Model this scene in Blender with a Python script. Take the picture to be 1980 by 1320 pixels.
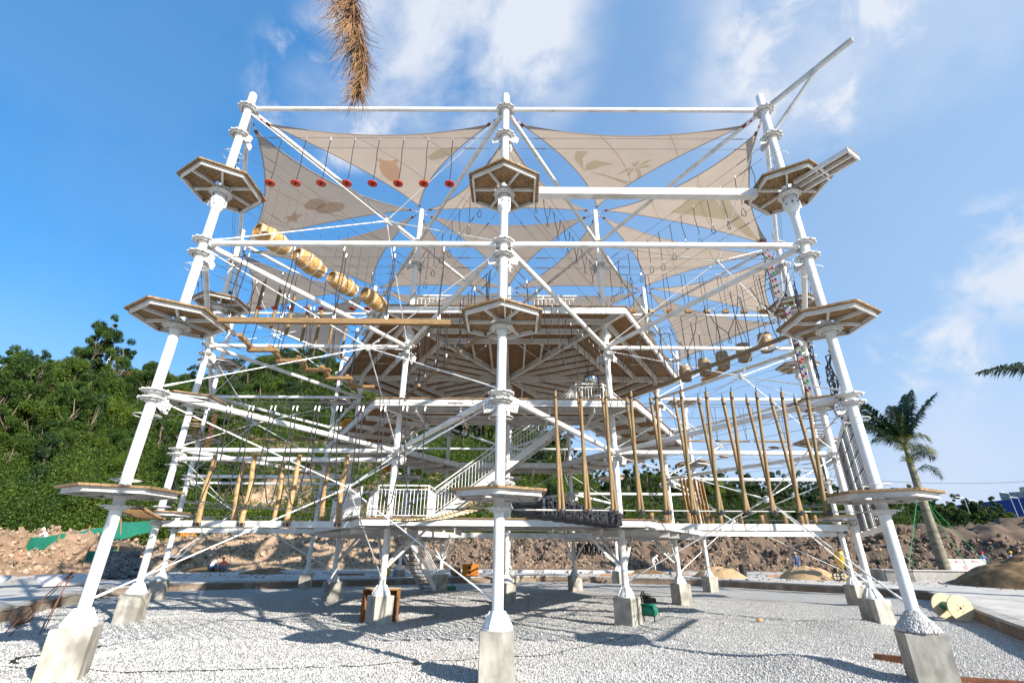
import bpy, bmesh, math, random
from math import sin, cos, pi, radians, sqrt, atan2, degrees
from mathutils import Vector as V, Matrix, noise
rnd = random.Random(7)
for o in list(bpy.data.objects): bpy.data.objects.remove(o)
SC = bpy.context.scene
COL = SC.collection

# ------------------------------------------------------------------ camera
cam_d = bpy.data.cameras.new('camera'); cam = bpy.data.objects.new('camera', cam_d); COL.objects.link(cam)
SC.camera = cam
cam_d.sensor_width = 36; cam_d.lens = 903.22/1980*36; cam_d.clip_start = .05; cam_d.clip_end = 6000
PITCH, YAW, ROLL = 0.418766, -0.003752, 0.00655
R_ = Matrix.Rotation(-YAW, 3, 'Z') @ Matrix.Rotation(pi/2+PITCH, 3, 'X') @ Matrix.Rotation(ROLL, 3, 'Z')
CAM = V((.276, -10.081, 2.19))
cam.matrix_world = Matrix.Translation(CAM) @ R_.to_4x4()

# ------------------------------------------------------------------ sky and sun
SUN_EL = radians(25.5); SUN_DIR = V((.71*cos(SUN_EL), -.704*cos(SUN_EL), sin(SUN_EL))).normalized()
w = bpy.data.worlds.new('World'); SC.world = w; w.use_nodes = True
nt = w.node_tree; N = nt.nodes; Lk = nt.links
for n in list(N): N.remove(n)
out = N.new('ShaderNodeOutputWorld'); bg = N.new('ShaderNodeBackground'); Lk.new(bg.outputs[0], out.inputs[0])
sky = N.new('ShaderNodeTexSky'); sky.sky_type = 'NISHITA'; sky.sun_disc = False
sky.sun_elevation = SUN_EL; sky.sun_rotation = atan2(SUN_DIR.x, SUN_DIR.y)
sky.air_density = 1.0; sky.dust_density = .6; sky.ozone_density = 1.6; sky.altitude = 0
bg.inputs[1].default_value = .12
def wn(t, **k):
    n = N.new(t)
    for a, b in k.items(): setattr(n, a, b)
    return n
tc = wn('ShaderNodeTexCoord')
gam = wn('ShaderNodeMixRGB', blend_type='MULTIPLY'); gam.inputs[0].default_value = 1; gam.inputs[2].default_value = (.42, .86, 1.06, 1)
Lk.new(sky.outputs[0], gam.inputs[1])
fl = wn('ShaderNodeMixRGB'); fl.inputs[0].default_value = .45; fl.inputs[2].default_value = (.34, 1.62, 3.95, 1); Lk.new(gam.outputs[0], fl.inputs[1])
sz = wn('ShaderNodeSeparateXYZ'); nz_ = wn('ShaderNodeVectorMath', operation='NORMALIZE'); Lk.new(tc.outputs['Generated'], nz_.inputs[0]); Lk.new(nz_.outputs[0], sz.inputs[0])
hz = wn('ShaderNodeMapRange', interpolation_type='SMOOTHSTEP'); hz.inputs[1].default_value = -.02; hz.inputs[2].default_value = .40; hz.inputs[3].default_value = .75; hz.inputs[4].default_value = 0; Lk.new(sz.outputs[2], hz.inputs[0])
hm_ = wn('ShaderNodeMixRGB'); hm_.inputs[2].default_value = (2.95, 3.2, 4.0, 1); Lk.new(hz.outputs[0], hm_.inputs[0])
vx = wn('ShaderNodeMapRange'); vx.inputs[1].default_value = -.35; vx.inputs[2].default_value = .75; vx.inputs[3].default_value = 0; vx.inputs[4].default_value = .48; Lk.new(sz.outputs[0], vx.inputs[0])
vm_ = wn('ShaderNodeMixRGB'); vm_.inputs[2].default_value = (2.9, 3.6, 4.4, 1); Lk.new(vx.outputs[0], vm_.inputs[0]); Lk.new(fl.outputs[0], vm_.inputs[1]); Lk.new(vm_.outputs[0], hm_.inputs[1])
mp = wn('ShaderNodeMapping'); mp.inputs['Scale'].default_value = (1, 1, 1.25); Lk.new(tc.outputs['Generated'], mp.inputs[0])
n1 = wn('ShaderNodeTexNoise'); n1.inputs['Scale'].default_value = 3.4; n1.inputs['Detail'].default_value = 9; n1.inputs['Roughness'].default_value = .56; n1.inputs['Distortion'].default_value = .25
Lk.new(mp.outputs[0], n1.inputs['Vector'])
# thin cloud banks, each a soft patch round its own direction, plus scattered wisps everywhere
def patch(px, py, size):
    u, v = (px-990)/903.2, (660-py)/903.2
    d = (R_ @ V((u, v, -1))).normalized()
    dt = wn('ShaderNodeVectorMath', operation='DOT_PRODUCT'); dt.inputs[1].default_value = d
    nm = wn('ShaderNodeVectorMath', operation='NORMALIZE'); Lk.new(tc.outputs['Generated'], nm.inputs[0]); Lk.new(nm.outputs[0], dt.inputs[0])
    mr = wn('ShaderNodeMapRange', interpolation_type='SMOOTHERSTEP'); mr.inputs[1].default_value = cos(size); mr.inputs[2].default_value = 1
    Lk.new(dt.outputs['Value'], mr.inputs[0]); return mr.outputs[0]
acc = None
for p, q, s, a in [(900, 30, .30, 1.0), (1010, 120, .16, .4), (650, 215, .12, .35), (1480, 110, .20, .45), (1760, 30, .2, .3), (1960, 930, .2, .3)]:
    m = wn('ShaderNodeMath', operation='MULTIPLY'); Lk.new(patch(p, q, s), m.inputs[0]); m.inputs[1].default_value = a
    if acc is None: acc = m.outputs[0]
    else:
        ad = wn('ShaderNodeMath', operation='ADD'); Lk.new(acc, ad.inputs[0]); Lk.new(m.outputs[0], ad.inputs[1]); acc = ad.outputs[0]
ad = wn('ShaderNodeMath', operation='ADD'); Lk.new(acc, ad.inputs[0]); ad.inputs[1].default_value = .05; acc = ad.outputs[0]
n2_ = wn('ShaderNodeTexNoise'); n2_.inputs['Scale'].default_value = 9; n2_.inputs['Detail'].default_value = 9; n2_.inputs['Roughness'].default_value = .55; n2_.inputs['Distortion'].default_value = .4; Lk.new(mp.outputs[0], n2_.inputs['Vector'])
c2_ = wn('ShaderNodeMapRange', interpolation_type='SMOOTHSTEP'); c2_.inputs[1].default_value = .44; c2_.inputs[2].default_value = .66; Lk.new(n2_.outputs[0], c2_.inputs[0]); ex = None
for p, q, s, a in [(1965, 500, .12, .8), (1790, 690, .10, 1.1), (640, 190, .16, .9), (1580, 90, .2, .8)]:
    m = wn('ShaderNodeMath', operation='MULTIPLY'); Lk.new(patch(p, q, s), m.inputs[0]); m.inputs[1].default_value = a
    m2 = wn('ShaderNodeMath', operation='MULTIPLY'); Lk.new(m.outputs[0], m2.inputs[0]); Lk.new(c2_.outputs[0], m2.inputs[1])
    if ex is None: ex = m2.outputs[0]
    else: m3 = wn('ShaderNodeMath', operation='ADD'); Lk.new(ex, m3.inputs[0]); Lk.new(m2.outputs[0], m3.inputs[1]); ex = m3.outputs[0]
cr = wn('ShaderNodeMapRange', interpolation_type='SMOOTHSTEP'); cr.inputs[1].default_value = .30; cr.inputs[2].default_value = .60
Lk.new(n1.outputs[0], cr.inputs[0])
cm = wn('ShaderNodeMath', operation='MULTIPLY', use_clamp=True); Lk.new(acc, cm.inputs[0]); Lk.new(cr.outputs[0], cm.inputs[1])
ce = wn('ShaderNodeMath', operation='ADD', use_clamp=True); Lk.new(cm.outputs[0], ce.inputs[0]); Lk.new(ex, ce.inputs[1]); cl9 = wn('ShaderNodeMath', operation='MINIMUM'); Lk.new(ce.outputs[0], cl9.inputs[0]); cl9.inputs[1].default_value = .92; cm = cl9
mx = wn('ShaderNodeMixRGB'); mx.inputs[2].default_value = (3.6, 3.8, 4.2, 1)
Lk.new(cm.outputs[0], mx.inputs[0]); Lk.new(hm_.outputs[0], mx.inputs[1]); Lk.new(mx.outputs[0], bg.inputs[0])
sun_d = bpy.data.lights.new('sun', 'SUN'); sun_d.energy = 5.0; sun_d.angle = radians(.55); sun_d.color = (1, .935, .84)
sun = bpy.data.objects.new('sun', sun_d); COL.objects.link(sun); sun.location = SUN_DIR*60
sun.rotation_euler = SUN_DIR.to_track_quat('Z', 'Y').to_euler()
SC.view_settings.view_transform = 'Standard'; SC.view_settings.look = 'None'; SC.view_settings.gamma = 1
SC.view_settings.use_curve_mapping = False; SC.view_settings.exposure = .93
w.cycles.sampling_method = 'MANUAL'; w.cycles.sample_map_resolution = 1024
SC.cycles.max_bounces = 6; SC.cycles.diffuse_bounces = 3; SC.cycles.transparent_max_bounces = 8

# ------------------------------------------------------------------ materials
def mat(name, c1, c2=None, scale=4, rough=.6, bump=0, stretch=(1, 1, 1), metal=0, detail=6, dist=0, c3=None, s3=.6, p=(.35, .65), attr=None, trans=0, rand=0, spec=.4, coord='Object'):
    m = bpy.data.materials.new(name); m.use_nodes = True; t = m.node_tree; b = t.nodes['Principled BSDF']
    b.inputs['Roughness'].default_value = rough; b.inputs['Metallic'].default_value = metal; b.inputs['Specular IOR Level'].default_value = spec
    nn = t.nodes.new; ln = t.links.new
    tc = nn('ShaderNodeTexCoord'); mp = nn('ShaderNodeMapping'); ln(tc.outputs[coord], mp.inputs[0]); mp.inputs['Scale'].default_value = stretch
    if rand or coord == 'Object':
        oi = nn('ShaderNodeObjectInfo'); vm = nn('ShaderNodeVectorMath'); vm.operation = 'SCALE'; vm.inputs[0].default_value = (17, 31, 23)
        ln(oi.outputs['Random'], vm.inputs['Scale']); ln(vm.outputs[0], mp.inputs['Location'])
    n = nn('ShaderNodeTexNoise'); n.inputs['Scale'].default_value = scale; n.inputs['Detail'].default_value = detail; n.inputs['Distortion'].default_value = dist
    n.inputs['Roughness'].default_value = .6
    ln(mp.outputs[0], n.inputs['Vector'])
    r = nn('ShaderNodeValToRGB'); r.color_ramp.elements[0].position = p[0]; r.color_ramp.elements[1].position = p[1]
    r.color_ramp.elements[0].color = (*c1, 1); r.color_ramp.elements[1].color = (*(c2 or c1), 1); ln(n.outputs[0], r.inputs[0])
    col = r.outputs[0]
    if c3:
        n2 = nn('ShaderNodeTexNoise'); n2.inputs['Scale'].default_value = s3; n2.inputs['Detail'].default_value = 5; ln(mp.outputs[0], n2.inputs['Vector'])
        mr = nn('ShaderNodeMapRange'); mr.inputs[1].default_value = .5; mr.inputs[2].default_value = .68; ln(n2.outputs[0], mr.inputs[0])
        x = nn('ShaderNodeMixRGB'); ln(mr.outputs[0], x.inputs[0]); ln(col, x.inputs[1]); x.inputs[2].default_value = (*c3, 1); col = x.outputs[0]
    if attr:
        a = nn('ShaderNodeAttribute'); a.attribute_name = attr; x = nn('ShaderNodeMixRGB'); x.blend_type = 'MULTIPLY'; x.inputs[0].default_value = 1
        ln(a.outputs['Color'], x.inputs[1]); ln(col, x.inputs[2]); col = x.outputs[0]
    if rand:
        h = nn('ShaderNodeHueSaturation'); ml = nn('ShaderNodeMapRange'); ml.inputs[3].default_value = 1-rand; ml.inputs[4].default_value = 1+rand
        ln(oi.outputs['Random'], ml.inputs[0]); ln(ml.outputs[0], h.inputs['Value'])
        mh = nn('ShaderNodeMapRange'); mh.inputs[3].default_value = .5+rand*.045; mh.inputs[4].default_value = .5-rand*.045; ln(oi.outputs['Random'], mh.inputs[0]); ln(mh.outputs[0], h.inputs['Hue'])
        ln(col, h.inputs['Color']); col = h.outputs[0]
    ln(col, b.inputs['Base Color'])
    if bump:
        bp = nn('ShaderNodeBump'); bp.inputs['Strength'].default_value = min(bump, 1); bp.inputs['Distance'].default_value = .02*max(1, bump); ln(n.outputs[0], bp.inputs['Height']); ln(bp.outputs[0], b.inputs['Normal'])
    if trans:
        tr = nn('ShaderNodeBsdfTranslucent'); ln(col, tr.inputs[0]); ms = nn('ShaderNodeMixShader'); ms.inputs[0].default_value = trans
        ln(b.outputs[0], ms.inputs[1]); ln(tr.outputs[0], ms.inputs[2]); ln(ms.outputs[0], t.nodes['Material Output'].inputs[0])
    return m
M = {}
M['white'] = mat('white_paint', (.80, .80, .79), (.73, .73, .71), 3, .42, c3=(.60, .585, .54), s3=2.3, stretch=(1, 1, .35))
M['white2'] = mat('white_steel_section', (.74, .735, .72), (.64, .63, .60), 5, .45, c3=(.52, .50, .46), s3=1.8)
M['dark'] = mat('bolt_dark', (.03, .03, .03), rough=.5)
M['deck'] = mat('deck_board', (.36, .235, .115), (.19, .112, .052), 3.5, .62, .3, (1, 9, 9), dist=1.2, c3=(.15, .07, .025), s3=2.2, rand=.16)
M['deckB'] = mat('deck_planking', (.31, .185, .085), (.20, .115, .05), 5, .65, .2, (1, 1, 1), dist=1)
M['logpale'] = mat('pale_timber', (.50, .33, .15), (.36, .215, .085), 2.5, .6, .3, (6, 6, 1), dist=1.5, c3=(.22, .13, .06), s3=1.6, rand=.14)
M['log'] = mat('peeled_pine', (.28, .185, .08), (.16, .10, .042), 3, .6, .3, (7, 7, 1), dist=1.5, c3=(.27, .15, .06), s3=.9, rand=.14)
M['logx'] = mat('peeled_pine_beam', (.37, .22, .09), (.23, .13, .05), 3, .6, .3, (1, 7, 7), dist=1.5, c3=(.24, .13, .05), s3=.9, rand=.12)
M['stave'] = mat('barrel_oak', (.66, .42, .17), (.46, .25, .08), 3, .5, .3, (1.2, 8, 8), dist=1.2, c3=(.32, .16, .05), s3=2, rand=.22)
M['stavegrey'] = mat('weathered_oak', (.46, .32, .17), (.31, .20, .10), 3, .65, .3, (1.2, 8, 8), dist=1.2, c3=(.22, .15, .09), s3=2, rand=.2)
M['rope'] = mat('black_rope', (.018, .018, .022), (.035, .035, .04), 60, .8)
M['ropew'] = mat('white_rope', (.62, .6, .55), rough=.8)
M['steel'] = mat('steel_cable', (.20, .20, .21), rough=.4, metal=.7)
M['zinc'] = mat('zinc_fitting', (.72, .72, .73), rough=.3, metal=.6)
M['grey'] = mat('grey_hardware', (.24, .25, .27), (.16, .16, .18), 6, .5)
M['red'] = mat('red_plastic', (.62, .055, .02), (.50, .035, .015), 8, .38)
M['redsh'] = mat('red_shackle', (.42, .03, .08), rough=.4)
M['conc'] = mat('cast_concrete', (.48, .45, .39), (.27, .25, .21), 3.2, .88, .5, (1, 1, .6), detail=12, c3=(.20, .185, .155), s3=2.6, rand=.07)
M['gravelm'] = mat('gravel_bed', (.60, .585, .56), (.30, .295, .285), 30, .95, 1.6, detail=5, c3=(.42, .39, .34), s3=.30, p=(.36, .60))
M['peb'] = mat('pebble', (.53, .52, .505), (.42, .415, .405), 3, .9, rand=.2)
M['stone'] = mat('rubble_stone', (.34, .26, .18), (.17, .115, .075), 3, .95, rand=.45)
M['terr'] = mat('terrain_soil', (1.15, 1.15, 1.15), (.62, .62, .62), .9, .97, 1.5, detail=12, attr='tint', p=(.3, .7))
M['bark'] = mat('bark', (.24, .19, .14), (.13, .10, .07), 6, .9, .5, (3, 3, 1))
M['leafA'] = mat('leaf_green', (.062, .115, .015), (.022, .050, .008), .55, .55, trans=.24, rand=.4, spec=.3)
M['leafB'] = mat('leaf_yellow_green', (.120, .175, .018), (.045, .080, .009), .6, .55, trans=.24, rand=.35, spec=.3)
M['leafD'] = mat('leaf_brown', (.15, .115, .045), (.07, .05, .022), .6, .6, trans=.2, rand=.3, spec=.2)
M['leafC'] = mat('leaf_dark_pine', (.045, .090, .022), (.018, .044, .012), .6, .6, trans=.2, rand=.3, spec=.3)
M['palm'] = mat('palm_leaf', (.022, .055, .02), (.010, .028, .010), 3, .45, trans=.2, spec=.4)
M['palmY'] = mat('palm_leaf_yellowing', (.20, .17, .03), (.07, .10, .02), 3, .5, trans=.2)
M['dry'] = mat('dry_frond', (.42, .25, .11), (.20, .10, .05), 3, .7, .2, (1, 1, 1), trans=.15)
M['palmtrunk'] = mat('palm_trunk', (.29, .26, .19), (.14, .125, .09), 3, .85, .6, (1, 1, 7), c3=(.12, .12, .07), s3=.7)
M['palmshaft'] = mat('palm_shaft', (.17, .21, .06), (.12, .15, .045), 3, .5)
M['tyre'] = mat('tyre_rubber', (.022, .022, .024), (.045, .045, .05), 8, .65)
M['tube'] = mat('rubber_sheet', (.022, .024, .03), (.06, .065, .08), 5, .7, .3, (1, 12, 12))
M['brick'] = mat('brick_course', (.27, .20, .15), (.17, .125, .09), 14, .95, .8, (1, 1, 1), c3=(.36, .32, .27), s3=1.0)
M['brickg'] = mat('grey_block', (.16, .17, .18), (.09, .10, .11), 3, .9, .4, rand=.3)
M['coping'] = mat('wall_coping', (.42, .40, .37), (.30, .285, .26), 3, .9, .4, c3=(.22, .19, .16), s3=.8)
M['sand'] = mat('sand_heap', (.46, .31, .17), (.35, .23, .12), 5, .97, .6, detail=10)
M['soil'] = mat('soil_heap', (.20, .12, .055), (.10, .06, .03), 3, .97, 1, detail=12, c3=(.26, .17, .08), s3=1.2)
M['green'] = mat('green_netting', (.015, .22, .14), (.01, .13, .09), 8, .8, trans=.3)
M['greenrope'] = mat('green_rope', (.02, .30, .10), rough=.7)
M['yellow'] = mat('machine_yellow', (.72, .46, .02), (.60, .36, .02), 3, .45)
M['orange'] = mat('orange_panel', (.65, .22, .02), (.50, .16, .02), 4, .6)
M['glass'] = mat('dark_glass', (.03, .04, .05), rough=.08, spec=.8)
M['ply'] = mat('brown_plywood', (.34, .16, .06), (.22, .10, .04), 4, .6, .2, (1, 5, 5), dist=1)
M['pale'] = mat('pale_plywood', (.72, .58, .36), (.60, .46, .26), 4, .6, .1, (1, 6, 6), dist=1)
M['compg'] = mat('compressor_green', (.01, .16, .09), rough=.35)
M['black'] = mat('black_plastic', (.02, .02, .02), rough=.45)
M['skin'] = mat('skin', (.42, .25, .17), rough=.6)
M['blue'] = mat('blue_cloth', (.10, .16, .30), (.07, .11, .22), 6, .9)
M['navy'] = mat('blue_cladding', (.02, .055, .27), (.015, .04, .21), 1, .5, 0, (12, 1, 1))
M['teal'] = mat('teal_cloth', (.02, .22, .26), rough=.8)
M['orangev'] = mat('orange_vest', (.75, .12, .05), rough=.7)
M['whitec'] = mat('white_cloth', (.7, .68, .64), rough=.9)
M['straw'] = mat('straw_hat', (.50, .42, .26), rough=.9)
M['mirror'] = mat('mirror_ball', (.55, .66, .68), rough=.12, metal=1)
M['rust'] = mat('rusty_steel', (.22, .085, .04), (.12, .05, .03), 8, .9, .3)
M['holdw'] = mat('climbing_strip_grey', (.16, .14, .14), (.10, .09, .09), 6, .8)
M['holdo'] = mat('climbing_strip_orange', (.70, .26, .05), rough=.6)
M['cR'] = mat('hold_red', (.5, .02, .03), rough=.4); M['cG'] = mat('hold_green', (.02, .28, .08), rough=.4); M['cB'] = mat('hold_blue', (.02, .08, .4), rough=.4)
M['slab'] = mat('pale_slab', (.56, .54, .53), (.48, .46, .46), 3, .8)
M['paintred'] = mat('red_paint_marking', (.50, .05, .08), rough=.7)
M['pr_green'] = mat('print_green', (.80, .78, .66), rough=.9, trans=.85)
M['pr_peach'] = mat('print_peach', (.90, .70, .56), rough=.9, trans=.85)
M['pr_grey'] = mat('print_grey', (.80, .68, .58), rough=.9, trans=.85)
M['sail'] = mat('shade_cloth', (.50, .41, .33), (.465, .38, .305), 1.5, .9, trans=.45, bump=.25)

M['clod'] = mat('earth_clod', (.155, .112, .082), (.065, .046, .035), 3, .98, rand=.4)
M['tanrock'] = mat('quarry_rock', (.50, .37, .25), (.26, .17, .105), 2, .95, .6, rand=.25)
# gravel: small stones' pattern of light and dark cells on the bed itself
t = M['gravelm'].node_tree; b = t.nodes['Principled BSDF']
vo = t.nodes.new('ShaderNodeTexVoronoi'); vo.inputs['Scale'].default_value = 40
tcg = [n for n in t.nodes if n.type == 'TEX_COORD'][0]; t.links.new(tcg.outputs['Object'], vo.inputs['Vector'])
mc = t.nodes.new('ShaderNodeMixRGB'); mc.blend_type = 'MULTIPLY'; mc.inputs[0].default_value = .38
hs = t.nodes.new('ShaderNodeMapRange'); hs.inputs[3].default_value = .35; hs.inputs[4].default_value = 1.45
sx = t.nodes.new('ShaderNodeSeparateColor'); t.links.new(vo.outputs['Color'], sx.inputs[0]); t.links.new(sx.outputs[0], hs.inputs[0])
src = b.inputs['Base Color'].links[0].from_socket; t.links.new(src, mc.inputs[1]); t.links.new(hs.outputs[0], mc.inputs[2]); t.links.new(mc.outputs[0], b.inputs['Base Color'])
bp = [n for n in t.nodes if n.type == 'BUMP'][0]; t.links.new(vo.outputs['Distance'], bp.inputs['Height']); bp.invert = True; bp.inputs['Distance'].default_value = .03

# ------------------------------------------------------------------ mesh helpers
def frame(d):
    d = V(d).normalized(); a = V((0, 0, 1)) if abs(d.z) < .95 else V((1, 0, 0))
    u = d.cross(a).normalized(); return u, u.cross(d).normalized(), d
class MB:
    def __init__(s): s.v = []; s.f = []; s.m = []; s.mi = 0
    def add(s, vs, fs):
        b = len(s.v); s.v += [tuple(x) for x in vs]; s.f += [tuple(b+i for i in f) for f in fs]; s.m += [s.mi]*len(fs); return s
    def box(s, c, sz, rot=None):
        vs = []
        for z in (-.5, .5):
            for x, y in ((-.5, -.5), (.5, -.5), (.5, .5), (-.5, .5)):
                q = V((x*sz[0], y*sz[1], z*sz[2]))
                if rot is not None: q = rot @ q
                vs.append(V(c)+q)
        return s.add(vs, [(3, 2, 1, 0), (4, 5, 6, 7), (0, 1, 5, 4), (1, 2, 6, 5), (2, 3, 7, 6), (3, 0, 4, 7)])
    def bar(s, a, b, w_, h, up=(0, 0, 1)):
        a = V(a); b = V(b); d = (b-a).normalized(); u = d.cross(V(up))
        if u.length < 1e-4: u = d.cross(V((1, 0, 0)))
        u.normalize(); k = u.cross(d).normalized(); vs = []
        for p in (a, b):
            for i, j in ((-.5, -.5), (.5, -.5), (.5, .5), (-.5, .5)): vs.append(p+u*w_*i+k*h*j)
        return s.add(vs, [(3, 2, 1, 0), (4, 5, 6, 7), (0, 1, 5, 4), (1, 2, 6, 5), (2, 3, 7, 6), (3, 0, 4, 7)])
    def ibeam(s, a, b, w_, h, t=.015):
        a = V(a); b = V(b); z = V((0, 0, 1))
        s.bar(a+z*(h/2-t/2), b+z*(h/2-t/2), w_, t); s.bar(a-z*(h/2-t/2), b-z*(h/2-t/2), w_, t); s.bar(a, b, t, h-2*t); return s
    def tube(s, a, b, r, n=8, r2=None, caps=True):
        return s.path([a, b], r, n, r2, caps)
    def path(s, pts, r, n=6, r2=None, caps=True, closed=False):
        pts = [V(p) for p in pts]; L = len(pts); vs = []; u = None
        for i, p in enumerate(pts):
            if closed: d = pts[(i+1) % L]-pts[i-1]
            else: d = pts[min(i+1, L-1)]-pts[max(i-1, 0)]
            if d.length < 1e-9: d = V((0, 0, 1))
            d.normalize()
            if u is None: u, k, _ = frame(d)
            else:
                u = u-d*u.dot(d)
                if u.length < 1e-6: u, k, _ = frame(d)
                u.normalize(); k = d.cross(u)
            if i == 0: k = d.cross(u)
            rr = r if r2 is None else r+(r2-r)*i/(L-1)
            for j in range(n): a = 2*pi*j/n; vs.append(p+(u*cos(a)+k*sin(a))*rr)
        fs = []
        for i in range(L if closed else L-1):
            q = (i+1) % L
            for j in range(n): fs.append((i*n+j, i*n+(j+1) % n, q*n+(j+1) % n, q*n+j))
        if caps and not closed: fs += [tuple(range(n))[::-1], tuple((L-1)*n+j for j in range(n))]
        return s.add(vs, fs)
    def lathe(s, prof, n=16, c=(0, 0, 0), axis=(0, 0, 1)):
        u, k, d = frame(axis); c = V(c); vs = []; fs = []
        for (r, z) in prof:
            for j in range(n): a = 2*pi*j/n; vs.append(c+d*z+(u*cos(a)+k*sin(a))*r)
        for i in range(len(prof)-1):
            for j in range(n): fs.append((i*n+j, i*n+(j+1) % n, (i+1)*n+(j+1) % n, (i+1)*n+j))
        return s.add(vs, fs)
    def prism(s, poly, z0, z1):
        n = len(poly); vs = [(x, y, z0) for x, y in poly]+[(x, y, z1) for x, y in poly]
        return s.add(vs, [tuple(range(n))[::-1], tuple(range(n, 2*n))]+[(i, (i+1) % n, n+(i+1) % n, n+i) for i in range(n)])
    def mesh(s, name, mats, smooth=False):
        me = bpy.data.meshes.new(name); me.from_pydata(s.v, [], s.f)
        for m_ in (mats if isinstance(mats, (list, tuple)) else [mats]): me.materials.append(M[m_] if isinstance(m_, str) else m_)
        if any(s.m): me.polygons.foreach_set('material_index', s.m)
        if smooth: me.polygons.foreach_set('use_smooth', [True]*len(s.f))
        me.update(); return me
    def build(s, name, mats, parent=None, loc=(0, 0, 0), rot=(0, 0, 0), smooth=False, label=None, cat=None, group=None, kind=None):
        return obj(name, s.mesh(name, mats, smooth), parent, loc, rot, label, cat, group, kind)
def autosmooth(me, ang=35):
    bm = bmesh.new(); bm.from_mesh(me); bmesh.ops.recalc_face_normals(bm, faces=bm.faces)
    for e in bm.edges: e.smooth = len(e.link_faces) == 2 and e.calc_face_angle(0) < radians(ang)
    for f in bm.faces: f.smooth = True
    bm.to_mesh(me); bm.free(); return me
def tag(o, label=None, cat=None, group=None, kind=None):
    for a, b in (('label', label), ('category', cat), ('group', group), ('kind', kind)):
        if b: o[a] = b
    return o
def obj(name, me, parent=None, loc=(0, 0, 0), rot=(0, 0, 0), label=None, cat=None, group=None, kind=None):
    o = bpy.data.objects.new(name, me); COL.objects.link(o); o.parent = parent; o.location = loc; o.rotation_euler = rot
    return tag(o, label, cat, group, kind)
def empty(name, loc=(0, 0, 0), rot=(0, 0, 0), label=None, cat=None, group=None):
    o = obj(name, None, None, loc, rot, label, cat, group); o.empty_display_size = .1; return o
def kids():
    d = {}
    for o in bpy.data.objects:
        if o.parent: d.setdefault(o.parent.name, []).append(o)
    return d
def copytree(o, parent=None, km=None):
    c = o.copy(); COL.objects.link(c); c.parent = parent
    for ch in (km.get(o.name, []) if km is not None else [x for x in o.children]): copytree(ch, c, km)
    return c
ORD = ['first', 'second', 'third', 'fourth', 'fifth', 'sixth', 'seventh', 'eighth', 'ninth', 'tenth', 'eleventh', 'twelfth', 'thirteenth', 'fourteenth', 'fifteenth', 'sixteenth', 'seventeenth', 'eighteenth', 'nineteenth', 'twentieth']
def lerp(a, b, t): return V(a)*(1-t)+V(b)*t
def interp(x, xs, ys):
    if x <= xs[0]: return ys[0]
    for i in range(1, len(xs)):
        if x <= xs[i]: return ys[i-1]+(ys[i]-ys[i-1])*(x-xs[i-1])/(xs[i]-xs[i-1])
    return ys[-1]
def sst(a, b, x):
    t = min(1, max(0, (x-a)/(b-a))); return t*t*(3-2*t)

# ================================================================== SETTING: pit floor, road, terrain
PIT = [(-15.7, 6.6), (-18.2, 12.2), (-19.2, 15.5), (-18.3, 18.9), (-12.6, 22.0), (-5, 26.2), (2.35, 29.4), (8.5, 28.1), (14.4, 25.2), (19.2, 20.1), (21.4, 16.9), (14.6, 5.6), (11.2, -.2), (9.6, -6), (6, -13), (0, -15), (-6, -14), (-10.5, -9), (-13.6, -1)]
PC = (0., 8.)
def pit_r(a):
    d = (cos(a), sin(a)); best = 1e9
    for i in range(len(PIT)):
        p, q = PIT[i], PIT[(i+1) % len(PIT)]
        ex, ey = q[0]-p[0], q[1]-p[1]; det = d[0]*(-ey)+ex*d[1]
        if abs(det) < 1e-9: continue
        rx, ry = p[0]-PC[0], p[1]-PC[1]
        t_ = (rx*(-ey)+ex*ry)/det; u_ = (d[0]*ry-d[1]*rx)/det
        if t_ > 0 and -1e-6 <= u_ <= 1+1e-6: best = min(best, t_)
    return best
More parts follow.
